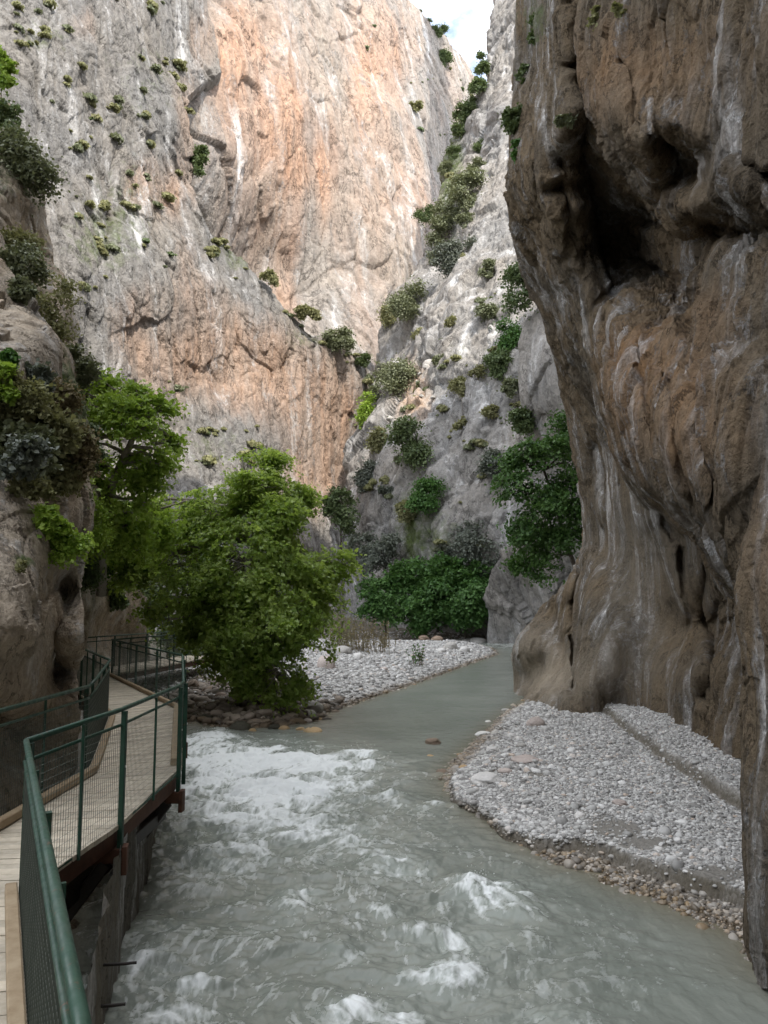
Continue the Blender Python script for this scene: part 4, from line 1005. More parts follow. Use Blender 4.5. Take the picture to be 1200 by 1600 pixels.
for a in [
    ('right_slope', 'large dark round evergreen shrub on the middle ledge of the right-hand slope', 652, 688, 42, 34, M_dark, .30),
    ('right_slope', 'olive-like shrub with dark bare branches beside the rubble chute', 618, 592, 32, 38, M_olive, .30),
    ('right_slope', 'grey-green bush at the narrow gap of the gorge, upper of the pair', 640, 470, 26, 28, M_olive, .32),
    ('right_slope', 'pale thin bush hanging left into the gap of the gorge', 612, 490, 18, 18, M_tuss, .3),
    ('right_slope', 'wide grey-green shrub crowning the pale rock knob', 714, 398, 36, 26, M_grey, .32),
    ('right_slope', 'spreading grey-green bush below the pale rib, on the right of the gully', 738, 300, 26, 32, M_olive, .34),
    ('right_slope', 'bushy shrub filling the gully left of the pale rib', 706, 322, 26, 34, M_olive, .34),
    ('right_slope', 'lowest shrub of the gully, above the pale rock knob', 690, 362, 20, 24, M_olive, .32),
    ('right_slope', 'tall dark shrub in the upper gully against the bright cliff', 722, 195, 16, 36, M_dark, .36),
    ('right_slope', 'small dark shrub at the top of the gully under the skyline', 752, 100, 10, 22, M_dark, .36),
    ('right_slope', 'low spreading shrub just under the notch of sky', 742, 132, 18, 11, M_dark, .36),
    ('right_slope', 'fresh green bush on the left edge of the slope beside the orange wall', 576, 652, 18, 36, M_fresh, .28),
    ('right_slope', 'light green bush just below the fresh green one', 592, 690, 20, 16, M_tuss, .28),
    ('right_slope', 'grey wispy bush low on the left edge of the slope', 572, 742, 18, 24, M_grey, .26),
    ('right_slope', 'bright green leafy shrub on the lower rock face above the thicket', 676, 775, 34, 24, M_fig, .26),
    ('right_slope', 'small green shrub left of the bright leafy one', 638, 800, 15, 14, M_tuss, .24),
    ('right_slope', 'grass-green bush beside the rubble chute on its right', 722, 600, 22, 16, M_tuss, .26),
    ('right_slope', 'bluish bush at the right rim of the slope below the dark hanging bushes', 775, 722, 22, 24, M_grey, .26),
    ('right_slope', 'dark bush on the right rim of the slope, halfway up', 780, 568, 26, 18, M_dark, .26),
    ('right_slope', 'leafy bush under the big dark one on the right rim', 792, 522, 26, 26, M_fig, .26),
    ('mid_rock', 'large dark bush growing from the top of the shaded rock beside the overhang', 820, 448, 34, 46, M_dark, .20),
    ('mid_rock', 'small dark bush clinging to the shaded rock below the hanging bushes', 815, 655, 22, 18, M_dark, .20),
    ('back_cliff', 'rounded green shrub on the skyline of the bright cliff', 686, 44, 9, 9, M_dark, .4),
    ('back_cliff', 'flat green shrub on the bright cliff left of the sky notch', 694, 92, 16, 12, M_dark, .4),
    ('back_cliff', 'light bush on a ledge of the bright cliff', 648, 163, 14, 8, M_tuss, .4),
    ('left_cliff', 'dark bush overhanging the edge of the grey buttress', 312, 250, 13, 22, M_dark, .3),
    ('left_cliff', 'green shrub on the ledge at the end of the streaked wall', 530, 530, 22, 18, M_olive, .3),
    ('left_cliff', 'low green shrub on the sloping ledge, left of the others', 478, 490, 26, 9, M_tuss, .3),
    ('left_cliff', 'small dark bush on the ledge near the gully', 572, 562, 12, 10, M_dark, .3),
    ('left_cliff', 'narrow strip of bush high on the sloping ledge', 420, 436, 14, 12, M_tuss, .3),
]:
    cliff_shrub(a[0], a[1], *a[2:6], (a[6], M_barkd), a[7], G1 if a[0] == 'right_slope' else 'shrubs rooted on the cliffs')
for (x, y, r, m) in [(700, 262, 11, M_olive), (748, 262, 12, M_olive), (728, 345, 12, M_olive), (655, 520, 10, M_tuss), (690, 562, 10, M_olive), (764, 486, 14, M_olive), (800, 604, 12, M_olive), (722, 664, 9, M_tuss), (708, 505, 9, M_tuss), (745, 225, 10, M_dark), (735, 160, 11, M_dark), (712, 238, 12, M_dark),
                     (590, 615, 12, M_olive), (665, 335, 12, M_dark), (676, 402, 10, M_olive), (760, 420, 12, M_olive), (600, 770, 10, M_grey), (620, 720, 9, M_olive), (745, 580, 10, M_tuss), (768, 640, 10, M_tuss)]:
    cliff_shrub('right_slope', 'small bush scattered among the rocks of the right-hand slope', x, y, r * 1.2, r, (m, M_barkd), 0.24, 'small bushes on the right-hand slope', per=18)
# growth along the edge of the overhang
for a in [('dark leafy growth hanging at the very top of the overhang edge', 842, 40, 14, 44, M_dark), ('second clump of dark leaves down the edge of the overhang', 820, 118, 10, 24, M_dark), ('bushiest dark clump on the edge of the overhang, leaves against pale rock', 806, 188, 16, 22, M_dark),
          ('lowest dark clump on the edge of the overhang', 808, 236, 9, 20, M_fig), ('yellow-green grass tuft on top of the overhang face', 935, 30, 12, 20, M_tuss), ('leafy sprig at the top of the overhang face', 975, 14, 14, 10, M_tuss),
          ('small sprig on the brown face, right of the other sprigs', 1064, 22, 8, 12, M_tuss), ('low plants on the ledge of the overhang beside the dark hollow', 885, 186, 16, 10, M_olive), ('grass tuft on the shoulder of the orange bulge', 1094, 572, 12, 9, M_tuss)]:
    cliff_shrub('right_cliff', a[0], a[1], a[2], a[3], a[4], (a[5], M_barkd), 0.10, 'plants on the overhang', front=0.9)
# left bank
for a in [('left_bank', 'large grey-green shrub high on the left bank', 30, 262, 46, 58, M_olive, .11, 'kite', 30), ('left_bank', 'thin feathery shrub on the left bank above the smooth boulder', 80, 485, 46, 52, M_tuss, .075, 'kite', 26),
          ('left_bank', 'low shrub between the boulder and the leaning tree', 118, 570, 26, 34, M_olive, .08, 'kite', 24), ('left_bank', 'olive ferny growth on the left bank behind the boulder', 30, 370, 30, 34, M_tuss, .08, 'kite', 22),
          ('left_bank', 'leafy branch with bright green leaves at the left margin', 2, 120, 18, 52, M_fresh, .16, 'lobed', 14),
          ('upper_boulder', 'oleander bush with long bluish leaves growing over the smooth boulder', 58, 590, 26, 22, M_grey, .085, 'kite', 20), ('upper_boulder', 'leafy plants at the left edge of the smooth boulder', 10, 600, 24, 34, M_fresh, .09, 'kite', 22),
          ('upper_boulder', 'olive-brown tangle of grass and stems below the smooth boulder', 60, 670, 60, 40, M_tuss, .09, 'kite', 40), ('upper_boulder', 'brownish thicket hanging from the left bank beside the leaning tree', 95, 735, 36, 46, M_tuss, .08, 'kite', 34),
          ('lower_boulder', 'silvery long-leaved bush at the left margin above the lower boulder', 25, 715, 40, 34, M_grey, .075, 'kite', 24), ('lower_boulder', 'grass tuft growing in a crack of the lower boulder', 26, 882, 14, 10, M_tuss, .07, 'kite', 14),
          ('left_bank', 'airy yellow-green bush between the lower boulder and the big tree', 122, 850, 46, 42, M_fresh, .075, 'kite', 18), ('left_bank', 'moss-green shrub on top of the dark rock behind the boardwalk', 186, 925, 16, 20, M_dark, .12, 'kite', 18),
          ('left_bank', 'dense green bush filling the gap between the boulders and the leaning tree', 112, 760, 30, 60, M_fresh, .12, 'kite', 26), ('left_bank', 'shaggy dark bush under the leaning tree trunk', 140, 700, 22, 50, M_dark, .11, 'kite', 24),
          ('upper_boulder', 'trailing green plant on the left part of the smooth boulder', 10, 560, 14, 18, M_fig, .08, 'kite', 20), ('upper_boulder', 'yellowish grass cushion at the foot of the smooth boulder', 30, 640, 36, 28, M_tuss, .08, 'kite', 36),
          ('upper_boulder', 'wide olive bush between the two boulders at the left margin', 28, 700, 54, 36, M_olive, .09, 'kite', 34), ('lower_boulder', 'fresh green sprays spilling over the top of the lower boulder', 86, 812, 26, 22, M_fresh, .075, 'kite', 16),
          ('left_bank', 'grey-green bush crowning the left bank above the feathery shrub', 30, 420, 34, 40, M_olive, .08, 'kite', 24), ('left_bank', 'dark bush at the left margin below the leafy branch', 6, 190, 26, 40, M_dark, .13, 'kite', 24),
          ('left_bank', 'green bush below the leaning tree on the bank', 170, 872, 30, 26, M_fig, .14, 'kite', 20)]:
    cliff_shrub(a[0], a[1], *a[2:6], (a[6], M_barkd), a[7], 'shrubs on the left bank', name='bank_shrub', shape=a[8], per=a[9], front=0.5)

# the tangled growth that covers the slope between the left boulders
for sh, txt, x, y, rx, ry, m, lf, pr in [
    ('left_bank', 'low olive shrub on the rock step just above the smooth boulder', 22, 456, 30, 17, M_olive, .075, 44),
    ('upper_boulder', 'olive tangle of grass and low shrubs at the left margin under the smooth boulder', 20, 625, 46, 34, M_tuss, .055, 60), ('upper_boulder', 'brownish grass tangle right of the olive one, under the smooth boulder', 78, 640, 40, 34, M_dry, .055, 60),
    ('left_bank', 'green creeper clump on the rim between the smooth boulder and the leaning tree', 116, 640, 22, 44, M_olive, .07, 40), ('upper_boulder', 'mixed green tangle in the middle of the left slope', 60, 700, 52, 36, M_olive, .055, 60),
    ('upper_boulder', 'reddish-brown thicket on the right part of the left slope', 108, 705, 34, 40, M_dry, .055, 60), ('upper_boulder', 'green tangle just above the top of the lower boulder', 58, 748, 44, 30, M_tuss, .055, 60),
    ('left_bank', 'olive thicket hanging below the reddish-brown one, beside the leaning tree', 96, 780, 36, 40, M_olive, .06, 60), ('left_bank', 'dark leafy bush low on the slope right of the lower boulder', 126, 890, 26, 36, M_dark, .07, 40),
    ('left_bank', 'reddish-brown dry thicket in the middle of the slope, right of the grey bush', 84, 745, 34, 34, M_dry, .055, 60),
    ('left_bank', 'bright bush between the lower boulder and the leaning tree trunk', 128, 815, 40, 44, M_fresh, .07, 44), ('lower_boulder', 'yellow-green sprays hanging on the right shoulder of the lower boulder', 104, 850, 34, 30, M_fresh, .05, 40),
    ('left_bank', 'yellow-green bush spreading over the dark rock behind the boardwalk', 150, 868, 34, 30, M_fresh, .06, 44), ('lower_boulder', 'small green cushion on top of the lower boulder', 48, 762, 30, 18, M_tuss, .05, 50)]:
    cliff_shrub(sh, txt, x, y, rx, ry, (m, M_barkd), lf, 'tangled growth on the left slope', name='bank_shrub', per=pr, front=0.35, gap=-0.3)

# tussocks on the rock faces: four kinds, copied
def tussock(name, r, n, mat, leaf):
    v = unit(rng.normal(size=(n, 3))); v[:, 2] = np.abs(v[:, 2]) * 0.9 - 0.1
    C = v * r * rng.random((n, 1)) ** 0.5 * np.array([1.2, 1, 0.8])
    o = leaf_mesh(name, C, unit(v + rng.normal(size=(n, 3)) * 0.5), leaf * rng.uniform(0.7, 1.4, n), rng.random(n), mat, None, D=v + np.array([0, 0, 0.4]))
    return o
protos = [tussock('rock_tussock', 1.0, 150, m, 0.42) for m in (M_tuss, M_olive, M_tuss, M_dark)]
used = [False] * 4
def scatter(sheet_, n, boxes, s0, s1, label, group, weights=(4, 3, 4, 0.3)):
    Q, px, py, N = SHEETS[sheet_]
    w = np.array([b[4] for b in boxes], float); w /= w.sum()
    prev = None
    for _ in range(n):
        b = boxes[rng.choice(len(boxes), p=w)]
        x, y = rng.uniform(b[0], b[1]), rng.uniform(b[2], b[3])
        if len(b) > 5: y = y + b[5] * (x - b[0])
        if prev is not None and rng.random() < 0.55: x, y = prev[0] + rng.normal() * 9, prev[1] + rng.normal() * 5
        else: prev = (x, y)
        p, nr = surf(sheet_, x, y)
        j = rng.choice(4, p=np.array(weights) / sum(weights))
        o = protos[j] if not used[j] else protos[j].copy()
        if used[j]: COL.objects.link(o)
        used[j] = True
        s = (s0 + (s1 - s0) * rng.random() ** 2.2) * p[1] / F
        o.location = p + nr * s * 0.3; o.scale = (s * rng.uniform(0.8, 1.4), s, s * rng.uniform(0.9, 1.5)); o.rotation_euler = (0, 0, rng.uniform(0, 6.28))
        tag(o, label, 'tussock', group)
scatter('left_cliff', 188, [(70, 290, 0, 200, 5), (110, 290, 200, 330, 3), (90, 260, 300, 450, 3), (260, 400, 600, 790, 3.0), (320, 410, 360, 400, 1.6, 0.9), (0, 80, 0, 120, 1), (440, 580, 480, 500, 1.5, 0.75), (120, 300, 100, 200, 2)], 3.5, 12, 'small olive tussock growing on the grey tufted buttress', 'tussocks on the left buttress')
scatter('right_slope', 84, [(650, 800, 460, 660, 4), (690, 810, 620, 860, 4), (700, 760, 150, 400, 2), (600, 700, 540, 640, 2), (560, 620, 640, 800, 2), (720, 800, 380, 480, 2)], 3, 11, 'small green tussock growing on the shaded right-hand slope', 'tussocks on the right-hand slope', (4, 4, 3, 1))
scatter('back_cliff', 27, [(640, 735, 90, 260, 4), (560, 700, 0, 150, 2), (360, 470, 150, 200, 0.6), (690, 740, 110, 150, 2)], 2.0, 5.5, 'tiny green tussock on the sunlit back cliff', 'tussocks on the back cliff', (3, 3, 3, 3))
# reeds and herbs on the far gravel bar
def reeds(name, label, px, py, hpx, wpx, n, mat, d=None):
    z0 = 0.45; b = onz(px, py, z0); base = np.array([b[0], b[1], z0 - 0.05]); k = b[1] / F
    root = empty(name, base); tag(root, label, 'plant', 'plants on the far gravel bar')
    mb = MB(); Cs, Ns = [], []
    for i in range(n):
        a = rng.normal(size=2) * wpx * k * 0.35; h = hpx * k * rng.uniform(0.5, 1.05); lean = rng.normal(size=2) * 0.18 * h
        p = np.array([[a[0], a[1], 0], [a[0] + lean[0] * .4, a[1] + lean[1] * .4, h * .55], [a[0] + lean[0], a[1] + lean[1], h]])
        mb.tube(p, [0.014, 0.010, 0.004], 4)
        for t in rng.uniform(0.25, 1, 7):
            Cs.append(p[0] + (p[2] - p[0]) * t + rng.normal(size=3) * 0.06); Ns.append(rng.normal(size=3) + (0, 0, 0.6))
    mb.build('stems', M_dry, root); Cs = np.array(Cs)
    leaf_mesh('foliage', Cs, unit(np.array(Ns)), 0.20, rng.random(len(Cs)), mat, root, width=0.2)
reeds('dry_reeds', 'clump of dry brown reeds at the head of the gravel bar', 570, 1024, 62, 56, 70, M_dry)
reeds('dry_reeds', 'greener clump of reeds left of the dry ones by the big tree', 535, 1022, 66, 30, 60, M_tuss)
reeds('gravel_herb', 'single small green plant standing on the pale gravel', 653, 1038, 32, 12, 16, M_fig)
reeds('dry_reeds', 'few thin dry stalks right of the reed clump', 602, 1018, 30, 16, 14, M_dry)
# ================================================================== stones
def ico(sub):
    t = (1 + 5 ** 0.5) / 2
    V = [(-1, t, 0), (1, t, 0), (-1, -t, 0), (1, -t, 0), (0, -1, t), (0, 1, t), (0, -1, -t), (0, 1, -t), (t, 0, -1), (t, 0, 1), (-t, 0, -1), (-t, 0, 1)]
    T = [(0, 11, 5), (0, 5, 1), (0, 1, 7), (0, 7, 10), (0, 10, 11), (1, 5, 9), (5, 11, 4), (11, 10, 2), (10, 7, 6), (7, 1, 8), (3, 9, 4), (3, 4, 2), (3, 2, 6), (3, 6, 8), (3, 8, 9), (4, 9, 5), (2, 4, 11), (6, 2, 10), (8, 6, 7), (9, 8, 1)]
    V = [np.array(v, float) / np.linalg.norm(v) for v in V]
    for _ in range(sub):
        c, T2 = {}, []
        def mid(a, b):
            k = (min(a, b), max(a, b))
            if k not in c: m = V[a] + V[b]; V.append(m / np.linalg.norm(m)); c[k] = len(V) - 1
            return c[k]
        for a, b, d in T:
            x, y, z = mid(a, b), mid(b, d), mid(d, a)
            T2 += [(a, x, z), (b, y, x), (d, z, y), (x, y, z)]
        T = T2
    return np.array(V), np.array(T)
def stone_mat(name, c1, c2, wetline=False):
    k = NT(name)
    oi = k.n('ObjectInfo')
    c = k.mix(k.ramp(k.noise(5, 6, 0.65), [(0.3, 0), (0.7, 1)]), c1, c2)
    c = k.mix(0.6, c, k.ramp(oi.outputs['Random'], [(0, 0.7), (1, 1.15)]), 'MULTIPLY')
    return k.done(c, 0.75, k.bump(k.noise(14, 6, 0.65), 0.4, 0.03), 0.3)
M_st = {'pale': stone_mat('pale_stone', (0.55, 0.54, 0.52), (0.74, 0.72, 0.69)), 'pink': stone_mat('pink_stone', (0.38, 0.32, 0.29), (0.52, 0.455, 0.415)),
        'brown': stone_mat('brown_stone', (0.17, 0.125, 0.09), (0.29, 0.22, 0.165)), 'tan': stone_mat('tan_stone', (0.36, 0.24, 0.12), (0.48, 0.36, 0.21)),
        'dark': stone_mat('dark_wet_stone', (0.035, 0.035, 0.026), (0.075, 0.07, 0.05)), 'grey': stone_mat('grey_stone', (0.30, 0.29, 0.27), (0.45, 0.43, 0.40))}
IV, IT = ico(3)
shapes = []
for s in range(7):
    P = (IV * 0.9 + 13.7 * s).astype(np.float32)
    v, e = facets(P * 0.9)
    r = 1 + 0.22 * fbm(P, 3) + 0.13 * v + 0.03 * fbm(P * 4, 3)
    V = IV * r[:, None]
    V[:, 2] = np.where(V[:, 2] < -0.45, -0.45 + (V[:, 2] + 0.45) * 0.3, V[:, 2])
    shapes.append(V / np.abs(V).max(0))
meshes = {}
_first = set()
def boulder(px, py, w, h, col, label, group, z=None, name='river_stone'):
    s = int(rng.integers(7)); key = (s, col)
    if key not in meshes:
        o = mesh_np(name, shapes[s], None, IT, M_st[col]); meshes[key] = o
    else:
        o = meshes[key].copy(); COL.objects.link(o); o.name = name
    b = onz(px, py + h * 0.35, 0.0)
    for _ in range(4):
        gz_ = max(float(ground_z(b[None])[0][0]), -0.03) if z is None else z
        b = onz(px, py + h * 0.35, gz_)
    k = b[1] / F
    sx = w * k * 0.55; sz = h * k * 0.62
    o.scale = (sx, sx * rng.uniform(0.75, 1.1), max(sz, sx * 0.28)); o.location = (b[0], b[1] + sx * 0.4, gz_ + sz * 0.30); o.rotation_euler = (rng.uniform(-.12, .12), rng.uniform(-.12, .12), rng.uniform(-0.5, 0.5))
    tag(o, label, 'stone', group)
GR, GL, GB = 'larger stones on the right gravel bar', 'rocks under the big tree at the edge of the rapids', 'boulders around the far gravel bar'
for a in [(760, 1219, 46, 18, 'pale', 'large flat white stone near the tip of the right gravel bar'), (822, 1188, 40, 10, 'pink', 'low flat pinkish slab on the right gravel bar'), (838, 1129, 28, 16, 'pink', 'rounded pinkish stone on the upstream end of the right gravel bar'),
          (857, 1119, 10, 9, 'pale', 'small white cobble right behind the rounded pinkish stone'), (853, 1139, 13, 9, 'pale', 'small white cobble in front of the rounded pinkish stone'), (755, 1147, 23, 9, 'pale', 'pale oval stone lying in the shallow water off the bar'),
          (677, 1160, 23, 13, 'brown', 'brown stone alone in the middle of the stream'), (691, 1207, 18, 9, 'brown', 'small brown stone awash at the tip of the right bar'), (672, 1182, 12, 5, 'tan', 'small tan stone just showing above the stream'),
          (938, 1327, 26, 20, 'dark', 'dark angular stone stuck in the cut bank of the gravel bar'), (906, 1331, 11, 7, 'dark', 'small black stone below the cut bank'), (951, 1095, 20, 8, 'grey', 'flat grey stone at the foot of the smooth cliff'),
          (790, 1205, 22, 8, 'pink', 'small pinkish stone just behind the flat white one'), (770, 1172, 20, 10, 'pale', 'pale cobble on the water edge upstream of the flat white stone'), (800, 1150, 16, 8, 'pale', 'pale cobble between the water and the rounded pinkish stone'),
          (815, 1165, 15, 8, 'grey', 'grey cobble in the middle of the upstream gravel'), (763, 1128, 9, 5, 'pale', 'tiny pale stone in the shallows at the upstream end'), (790, 1110, 12, 6, 'grey', 'grey cobble at the upstream tip of the right bar'),
          (725, 1200, 16, 8, 'tan', 'tan cobble on the wet tip of the right bar'), (970, 1255, 22, 9, 'pink', 'pinkish stone in the middle of the wide gravel')]:
    boulder(*a, GR)
for a in [(304, 1090, 22, 18, 'brown'), (317, 1112, 18, 11, 'grey'), (328, 1105, 12, 9, 'tan'), (342, 1106, 22, 16, 'brown'), (334, 1115, 18, 12, 'pink'), (359, 1109, 16, 12, 'brown'), (323, 1123, 26, 16, 'dark'), (350, 1120, 18, 10, 'brown'), (405, 1101, 42, 22, 'grey'),
          (427, 1112, 30, 18, 'dark'), (440, 1106, 20, 14, 'brown'), (390, 1118, 26, 14, 'dark'), (365, 1124, 20, 10, 'dark'), (305, 1120, 18, 12, 'dark'), (300, 1072, 22, 18, 'brown'), (325, 1080, 22, 16, 'brown'), (455, 1112, 22, 12, 'brown'), (410, 1122, 20, 9, 'brown'), (345, 1090, 24, 16, 'brown'), (375, 1095, 26, 18, 'brown')]:
    boulder(*a, 'brown and grey rock in the jumble under the big tree', GL, name='bank_rock')
for a in [(374, 1136, 32, 18, 'dark', 'black mossy boulder at the top edge of the white water'), (428, 1137, 18, 10, 'dark', 'dark wet stone among the tan cobbles'), (489, 1142, 28, 9, 'tan', 'largest flat tan stone in the water at the end of the jumble'), (469, 1140, 15, 7, 'tan', 'middle flat tan stone next to the largest one'),
          (443, 1138, 17, 8, 'tan', 'tan cobble beside the dark wet stone'), (426, 1129, 11, 8, 'tan', 'small tan cobble above the dark wet stone'), (443, 1129, 12, 8, 'tan', 'small tan cobble behind the other tan cobble'), (394, 1142, 12, 7, 'tan', 'small tan stone right of the black mossy boulder'),
          (481, 1117, 28, 15, 'grey', 'broad grey rock at the near end of the gravel bar'), (466, 1122, 13, 8, 'pink', 'small pinkish rock left of the broad grey one'), (481, 1126, 13, 8, 'pink', 'small pinkish rock in front of the broad grey one'), (500, 1124, 9, 5, 'tan', 'tiny tan stone at the water edge right of the grey rocks'), (486, 1104, 34, 20, 'grey', 'large grey rock under the tree where the gravel bar begins')]:
    boulder(*a, GL, name='bank_rock')
for a in [(510, 1036, 28, 24, 'pink', 'brownish boulder beside the big tree at the head of the gravel bar'), (535, 1016, 28, 15, 'grey', 'grey boulder behind the reeds'), (560, 1025, 15, 11, 'pale', 'white boulder beneath the dry reeds'), (560, 1012, 16, 9, 'grey', 'smaller grey boulder behind the white one'),
          (705, 1010, 22, 14, 'grey', 'rounded grey boulder at the back of the gravel bar'), (726, 1015, 15, 11, 'pale', 'white boulder right of the rounded grey one'), (690, 1016, 14, 8, 'pale', 'pale cobble left of the rounded grey boulder'), (662, 997, 17, 9, 'brown', 'brown boulder on the far bank below the thicket'), (683, 998, 18, 10, 'brown', 'rounder brown boulder on the far bank, right of the other'),
          (615, 999, 34, 9, 'grey', 'flat grey slab on the far bank at the left'), (727, 1001, 24, 8, 'grey', 'flat grey slab on the far bank at the right'), (748, 1001, 26, 10, 'grey', 'grey boulder at the foot of the rock where the river bends'), (558, 1086, 8, 6, 'pale', 'small bright white cobble on the near slope of the far gravel bar'), (600, 1045, 12, 6, 'pink', 'pinkish cobble in the middle of the far gravel bar'),
          (640, 1030, 14, 6, 'pale', 'pale cobble left of the small green plant'), (580, 1062, 11, 6, 'pale', 'pale cobble near the water on the far gravel bar'), (748, 1020, 12, 5, 'grey', 'grey cobble at the pointed end of the far gravel bar')]:
    boulder(*a, GB)
# rubble chute on the right-hand slope
for (x, y, w_) in [(672, 570, 22), (672, 578, 14), (643, 603, 14), (663, 624, 10), (678, 624, 11), (610, 655, 16), (655, 600, 8), (668, 605, 7), (650, 640, 7), (640, 650, 8), (660, 588, 9)]:
    p, nr = surf('right_slope', x, y); s = int(rng.integers(7)); key = (s, 'grey2')
    o = mesh_np('fallen_block', shapes[s], None, IT, M_st['grey']); k_ = p[1] / F * w_ * 0.5
    o.location = p + nr * k_ * 0.4; o.scale = (k_, k_ * 0.8, k_ * 0.65); o.rotation_euler = (rng.uniform(-.4, .4), rng.uniform(-.5, .5), rng.uniform(0, 6))
    tag(o, 'pale fallen block lying in the rubble chute on the right-hand slope', 'stone', 'fallen blocks in the chute')

# loose pebbles
k = NT('pebbles')
tn = k.attr('tone')
pc = k.ramp(tn, [(0.0, (0.22, 0.215, 0.205)), (0.4, (0.41, 0.405, 0.39)), (0.75, (0.56, 0.555, 0.54)), (0.93, (0.70, 0.69, 0.67)), (1.0, (0.50, 0.41, 0.34))])
pc = k.mix(k.attr('wet'), pc, k.mix(tn, (0.09, 0.068, 0.042), (0.30, 0.215, 0.12)))
pc = k.mix(0.5, pc, k.ramp(k.noise(40, 3), [(0.3, 0.75), (0.7, 1.1)]), 'MULTIPLY')
M_peb = k.done(pc, k.math('SUBTRACT', 0.85, k.math('MULTIPLY', k.attr('wet'), 0.55)), None, 0.35)
pv0, pt0 = ico(0); pv1, pt1 = ico(1)
def pebbles(name, XY, rad, base, mat=None):
    z, s, s2, s3 = ground_z(XY)
    vs, ts = base; n, m = len(XY), len(vs)
    jit = 1 + 0.30 * (rng.random((n, m)) - 0.5)
    sc = rad[:, None] * np.stack([rng.uniform(0.8, 1.35, n), rng.uniform(0.7, 1.1, n), rng.uniform(0.42, 0.8, n)], -1)
    V = vs[None] * jit[..., None] * sc[:, None]
    a = rng.uniform(0, 6.28, n); ca, sa = np.cos(a)[:, None], np.sin(a)[:, None]; t = rng.normal(size=n)[:, None] * 0.25
    x, y, zz = V[..., 0], V[..., 1], V[..., 2]
    zz2 = zz * np.cos(t) - x * np.sin(t); x = x * np.cos(t) + zz * np.sin(t)
    V = np.stack([x * ca - y * sa, x * sa + y * ca, zz2], -1) + np.stack([XY[:, 0], XY[:, 1], z + rad * 0.18], -1)[:, None]
    T = (ts[None] + (np.arange(n) * m)[:, None, None]).reshape(-1, 3)
    wet = np.clip(1.15 - (z - 0.0) / 0.13, 0, 1) * (rng.random(n) * 0.6 + 0.4)
    o = mesh_np(name, V.reshape(-1, 3), None, T, mat or M_peb, None, True, {'tone': np.repeat(rng.random(n) ** 1.1, m), 'wet': np.repeat(wet, m)})
    tag(o, kind='stuff')
    return o
def inpoly(n, poly, cond):
    poly = np.asarray(poly); lo, hi = poly.min(0), poly.max(0); out = []
    while sum(map(len, out)) < n:
        q = lo + (hi - lo) * rng.random((n * 2, 2)); q = q[cond(q)]; out.append(q)
        if len(q) == 0: break
    return np.concatenate(out)[:n]
reg = np.array([[0.5, 8.3], [8.5, 8.3], [8.5, 29], [0.5, 29]])
def cond(q):
    s = poly_sd(q, river); ok = (s > -0.28) & (q[:, 0] > 0.08 * q[:, 1]) & (q[:, 0] < 0.46 * q[:, 1] + 0.3)
    sa = np.zeros(len(q))
    for (x, y, rx, ry) in [(962, 1280, 40, 12), (1010, 1300, 44, 7), (1110, 1345, 52, 10), (835, 1200, 20, 4)]:
        c = onz(x, y, 0.42); e = abs(onz(x + rx, y, 0.42)[0] - c[0]); g = abs(onz(x, y - ry, 0.42)[1] - c[1])
        sa = np.maximum(sa, np.exp(-(((q[:, 0] - c[0]) / e) ** 2 + ((q[:, 1] - c[1]) / g) ** 2) ** 1.5))
    s2 = -poly_sd(q, bar_hi); s3 = -poly_sd(q, bar_top)
    bank = np.maximum(np.exp(-((s2 - 0.03) / 0.09) ** 2) * (q[:, 1] < 17.5), np.exp(-((s3 - 0.06) / 0.11) ** 2))
    return ok & (rng.random(len(q)) > 0.9 * bank) & (rng.random(len(q)) > sa * 0.97) & (rng.random(len(q)) < np.clip(1.5 * 12 / q[:, 1], 0.4, 1))
q = inpoly(42000, reg, cond)
pebbles('bar_pebbles', q, 0.011 + 0.030 * rng.random(len(q)) ** 5 + 0.0005 * q[:, 1], (pv0, pt0))
q = inpoly(1000, reg, lambda q: cond(q) & (rng.random(len(q)) < np.clip(1.2 - 0.25 * np.abs(q[:, 0] - 0.14 * q[:, 1]), 0.12, 1)))
pebbles('bar_cobbles', q, 0.04 + 0.06 * rng.random(len(q)) ** 3, (pv1, pt1))
reg2 = np.array([[-12, 26], [12.5, 26], [12.5, 90], [-12, 90]])
q = inpoly(18000, bar_left, lambda q: (poly_sd(q, river) > -0.3) & (rng.random(len(q)) < np.clip(38 / q[:, 1], 0.2, 1) ** 1.5))
pebbles('far_bar_pebbles', q, 0.030 + 0.10 * rng.random(len(q)) ** 5 + 0.0005 * q[:, 1], (pv0, pt0))
q = inpoly(1600, np.array([[-7.5, 22], [-1.5, 22], [-1.5, 34], [-7.5, 34]]), lambda q: (poly_sd(q, river) > -0.4) & (poly_sd(q, bar_left) > -0.5))
kb = NT('bank_cobble_stone')
M_peb2 = kb.done(kb.mix(kb.attr('wet'), kb.mix(kb.attr('tone'), (0.10, 0.08, 0.06), (0.30, 0.255, 0.21)), kb.mix(kb.attr('tone'), (0.03, 0.026, 0.02), (0.16, 0.11, 0.06))), 0.7, kb.bump(kb.noise(25, 4), 0.4, 0.01), 0.35)
pebbles('bank_cobbles', q, 0.06 + 0.17 * rng.random(len(q)) ** 3, (pv1, pt1), M_peb2)

q = inpoly(6500, reg, lambda q: (np.abs(poly_sd(q, river) - 0.12) < 0.45 * rng.random(len(q))) & (q[:, 0] > 0.06 * q[:, 1]) & (rng.random(len(q)) < 0.35 + 0.65 * ((q[:, 1] > 12.5) & (q[:, 1] < 20))))
pebbles('shore_cobbles', q, 0.016 + 0.045 * rng.random(len(q)) ** 3.5, (pv1, pt1))
SUN_E, SKY_E, EXPO, CLOUD = 2.0, 0.15, 1.4, (8.0, 8.1, 8.3)
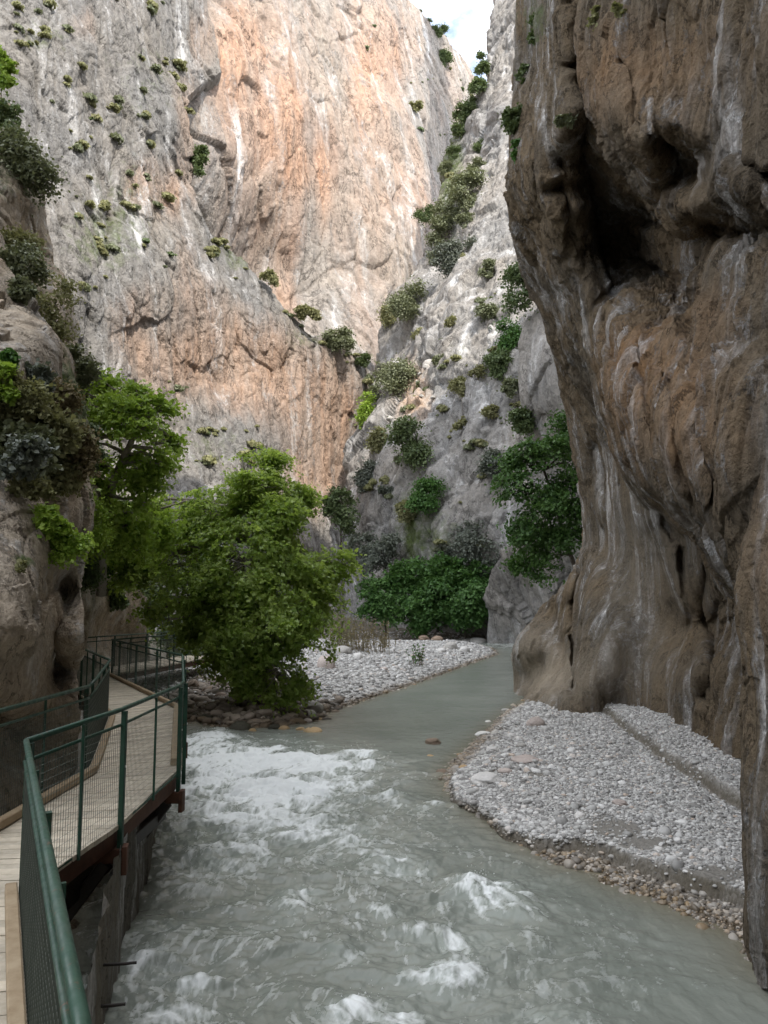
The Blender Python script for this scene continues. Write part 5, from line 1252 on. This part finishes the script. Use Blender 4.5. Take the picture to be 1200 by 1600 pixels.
# ================================================================== light, sky, camera
SUN_EL, SUN_AZ = math.radians(46), math.radians(155)      # azimuth clockwise from +Y (up-river)
sd_ = np.array([math.sin(SUN_AZ) * math.cos(SUN_EL), math.cos(SUN_AZ) * math.cos(SUN_EL), math.sin(SUN_EL)])
L = bpy.data.lights.new('sun', 'SUN'); L.energy = SUN_E; L.angle = math.radians(0.6); L.color = (1.0, 0.93, 0.83)
lo = bpy.data.objects.new('sun', L); COL.objects.link(lo)
lo.rotation_euler = Vector(sd_).to_track_quat('Z', 'Y').to_euler()
w = bpy.data.worlds.new('World'); scene.world = w; w.use_nodes = True
nt = w.node_tree; bg = nt.nodes['Background']
sky = nt.nodes.new('ShaderNodeTexSky'); sky.sky_type = 'NISHITA'; sky.sun_disc = False
sky.sun_elevation = SUN_EL; sky.sun_rotation = SUN_AZ; sky.air_density = 1.0; sky.dust_density = 1.5
tc = nt.nodes.new('ShaderNodeTexCoord'); mp = nt.nodes.new('ShaderNodeMapping'); mp.inputs['Scale'].default_value = (1, 1, 1.6)
nz = nt.nodes.new('ShaderNodeTexNoise'); nz.inputs['Scale'].default_value = 3.2; nz.inputs['Detail'].default_value = 9; nz.inputs['Roughness'].default_value = 0.6; nz.inputs['Distortion'].default_value = 0.4
cr = nt.nodes.new('ShaderNodeValToRGB'); cr.color_ramp.elements[0].position = 0.34; cr.color_ramp.elements[1].position = 0.52
mx = nt.nodes.new('ShaderNodeMix'); mx.data_type = 'RGBA'; mx.inputs[7].default_value = (*CLOUD, 1)
nt.links.new(tc.outputs['Generated'], mp.inputs[0]); nt.links.new(mp.outputs[0], nz.inputs['Vector']); nt.links.new(nz.outputs['Fac'], cr.inputs[0])
nt.links.new(cr.outputs[0], mx.inputs[0]); nt.links.new(sky.outputs[0], mx.inputs[6]); nt.links.new(mx.outputs[2], bg.inputs[0])
bg.inputs[1].default_value = SKY_E

cam = bpy.data.cameras.new('camera'); co = bpy.data.objects.new('camera', cam); COL.objects.link(co)
co.location = CAM; co.rotation_euler = (math.pi / 2 + TH, 0, 0)
cam.sensor_fit = 'VERTICAL'; cam.sensor_height = 36.0; cam.lens = 36.0 * F / 1600.0
cam.clip_start = 0.05; cam.clip_end = 3000
scene.camera = co
scene.view_settings.view_transform = 'Standard'; scene.view_settings.look = 'None'
scene.view_settings.exposure = EXPO; scene.view_settings.gamma = 1.0
scene.render.engine = 'CYCLES'
scene.cycles.use_denoising = True
scene.cycles.max_bounces = 8; scene.cycles.diffuse_bounces = 3; scene.cycles.transparent_max_bounces = 8
scene.cycles.sample_clamp_indirect = 6
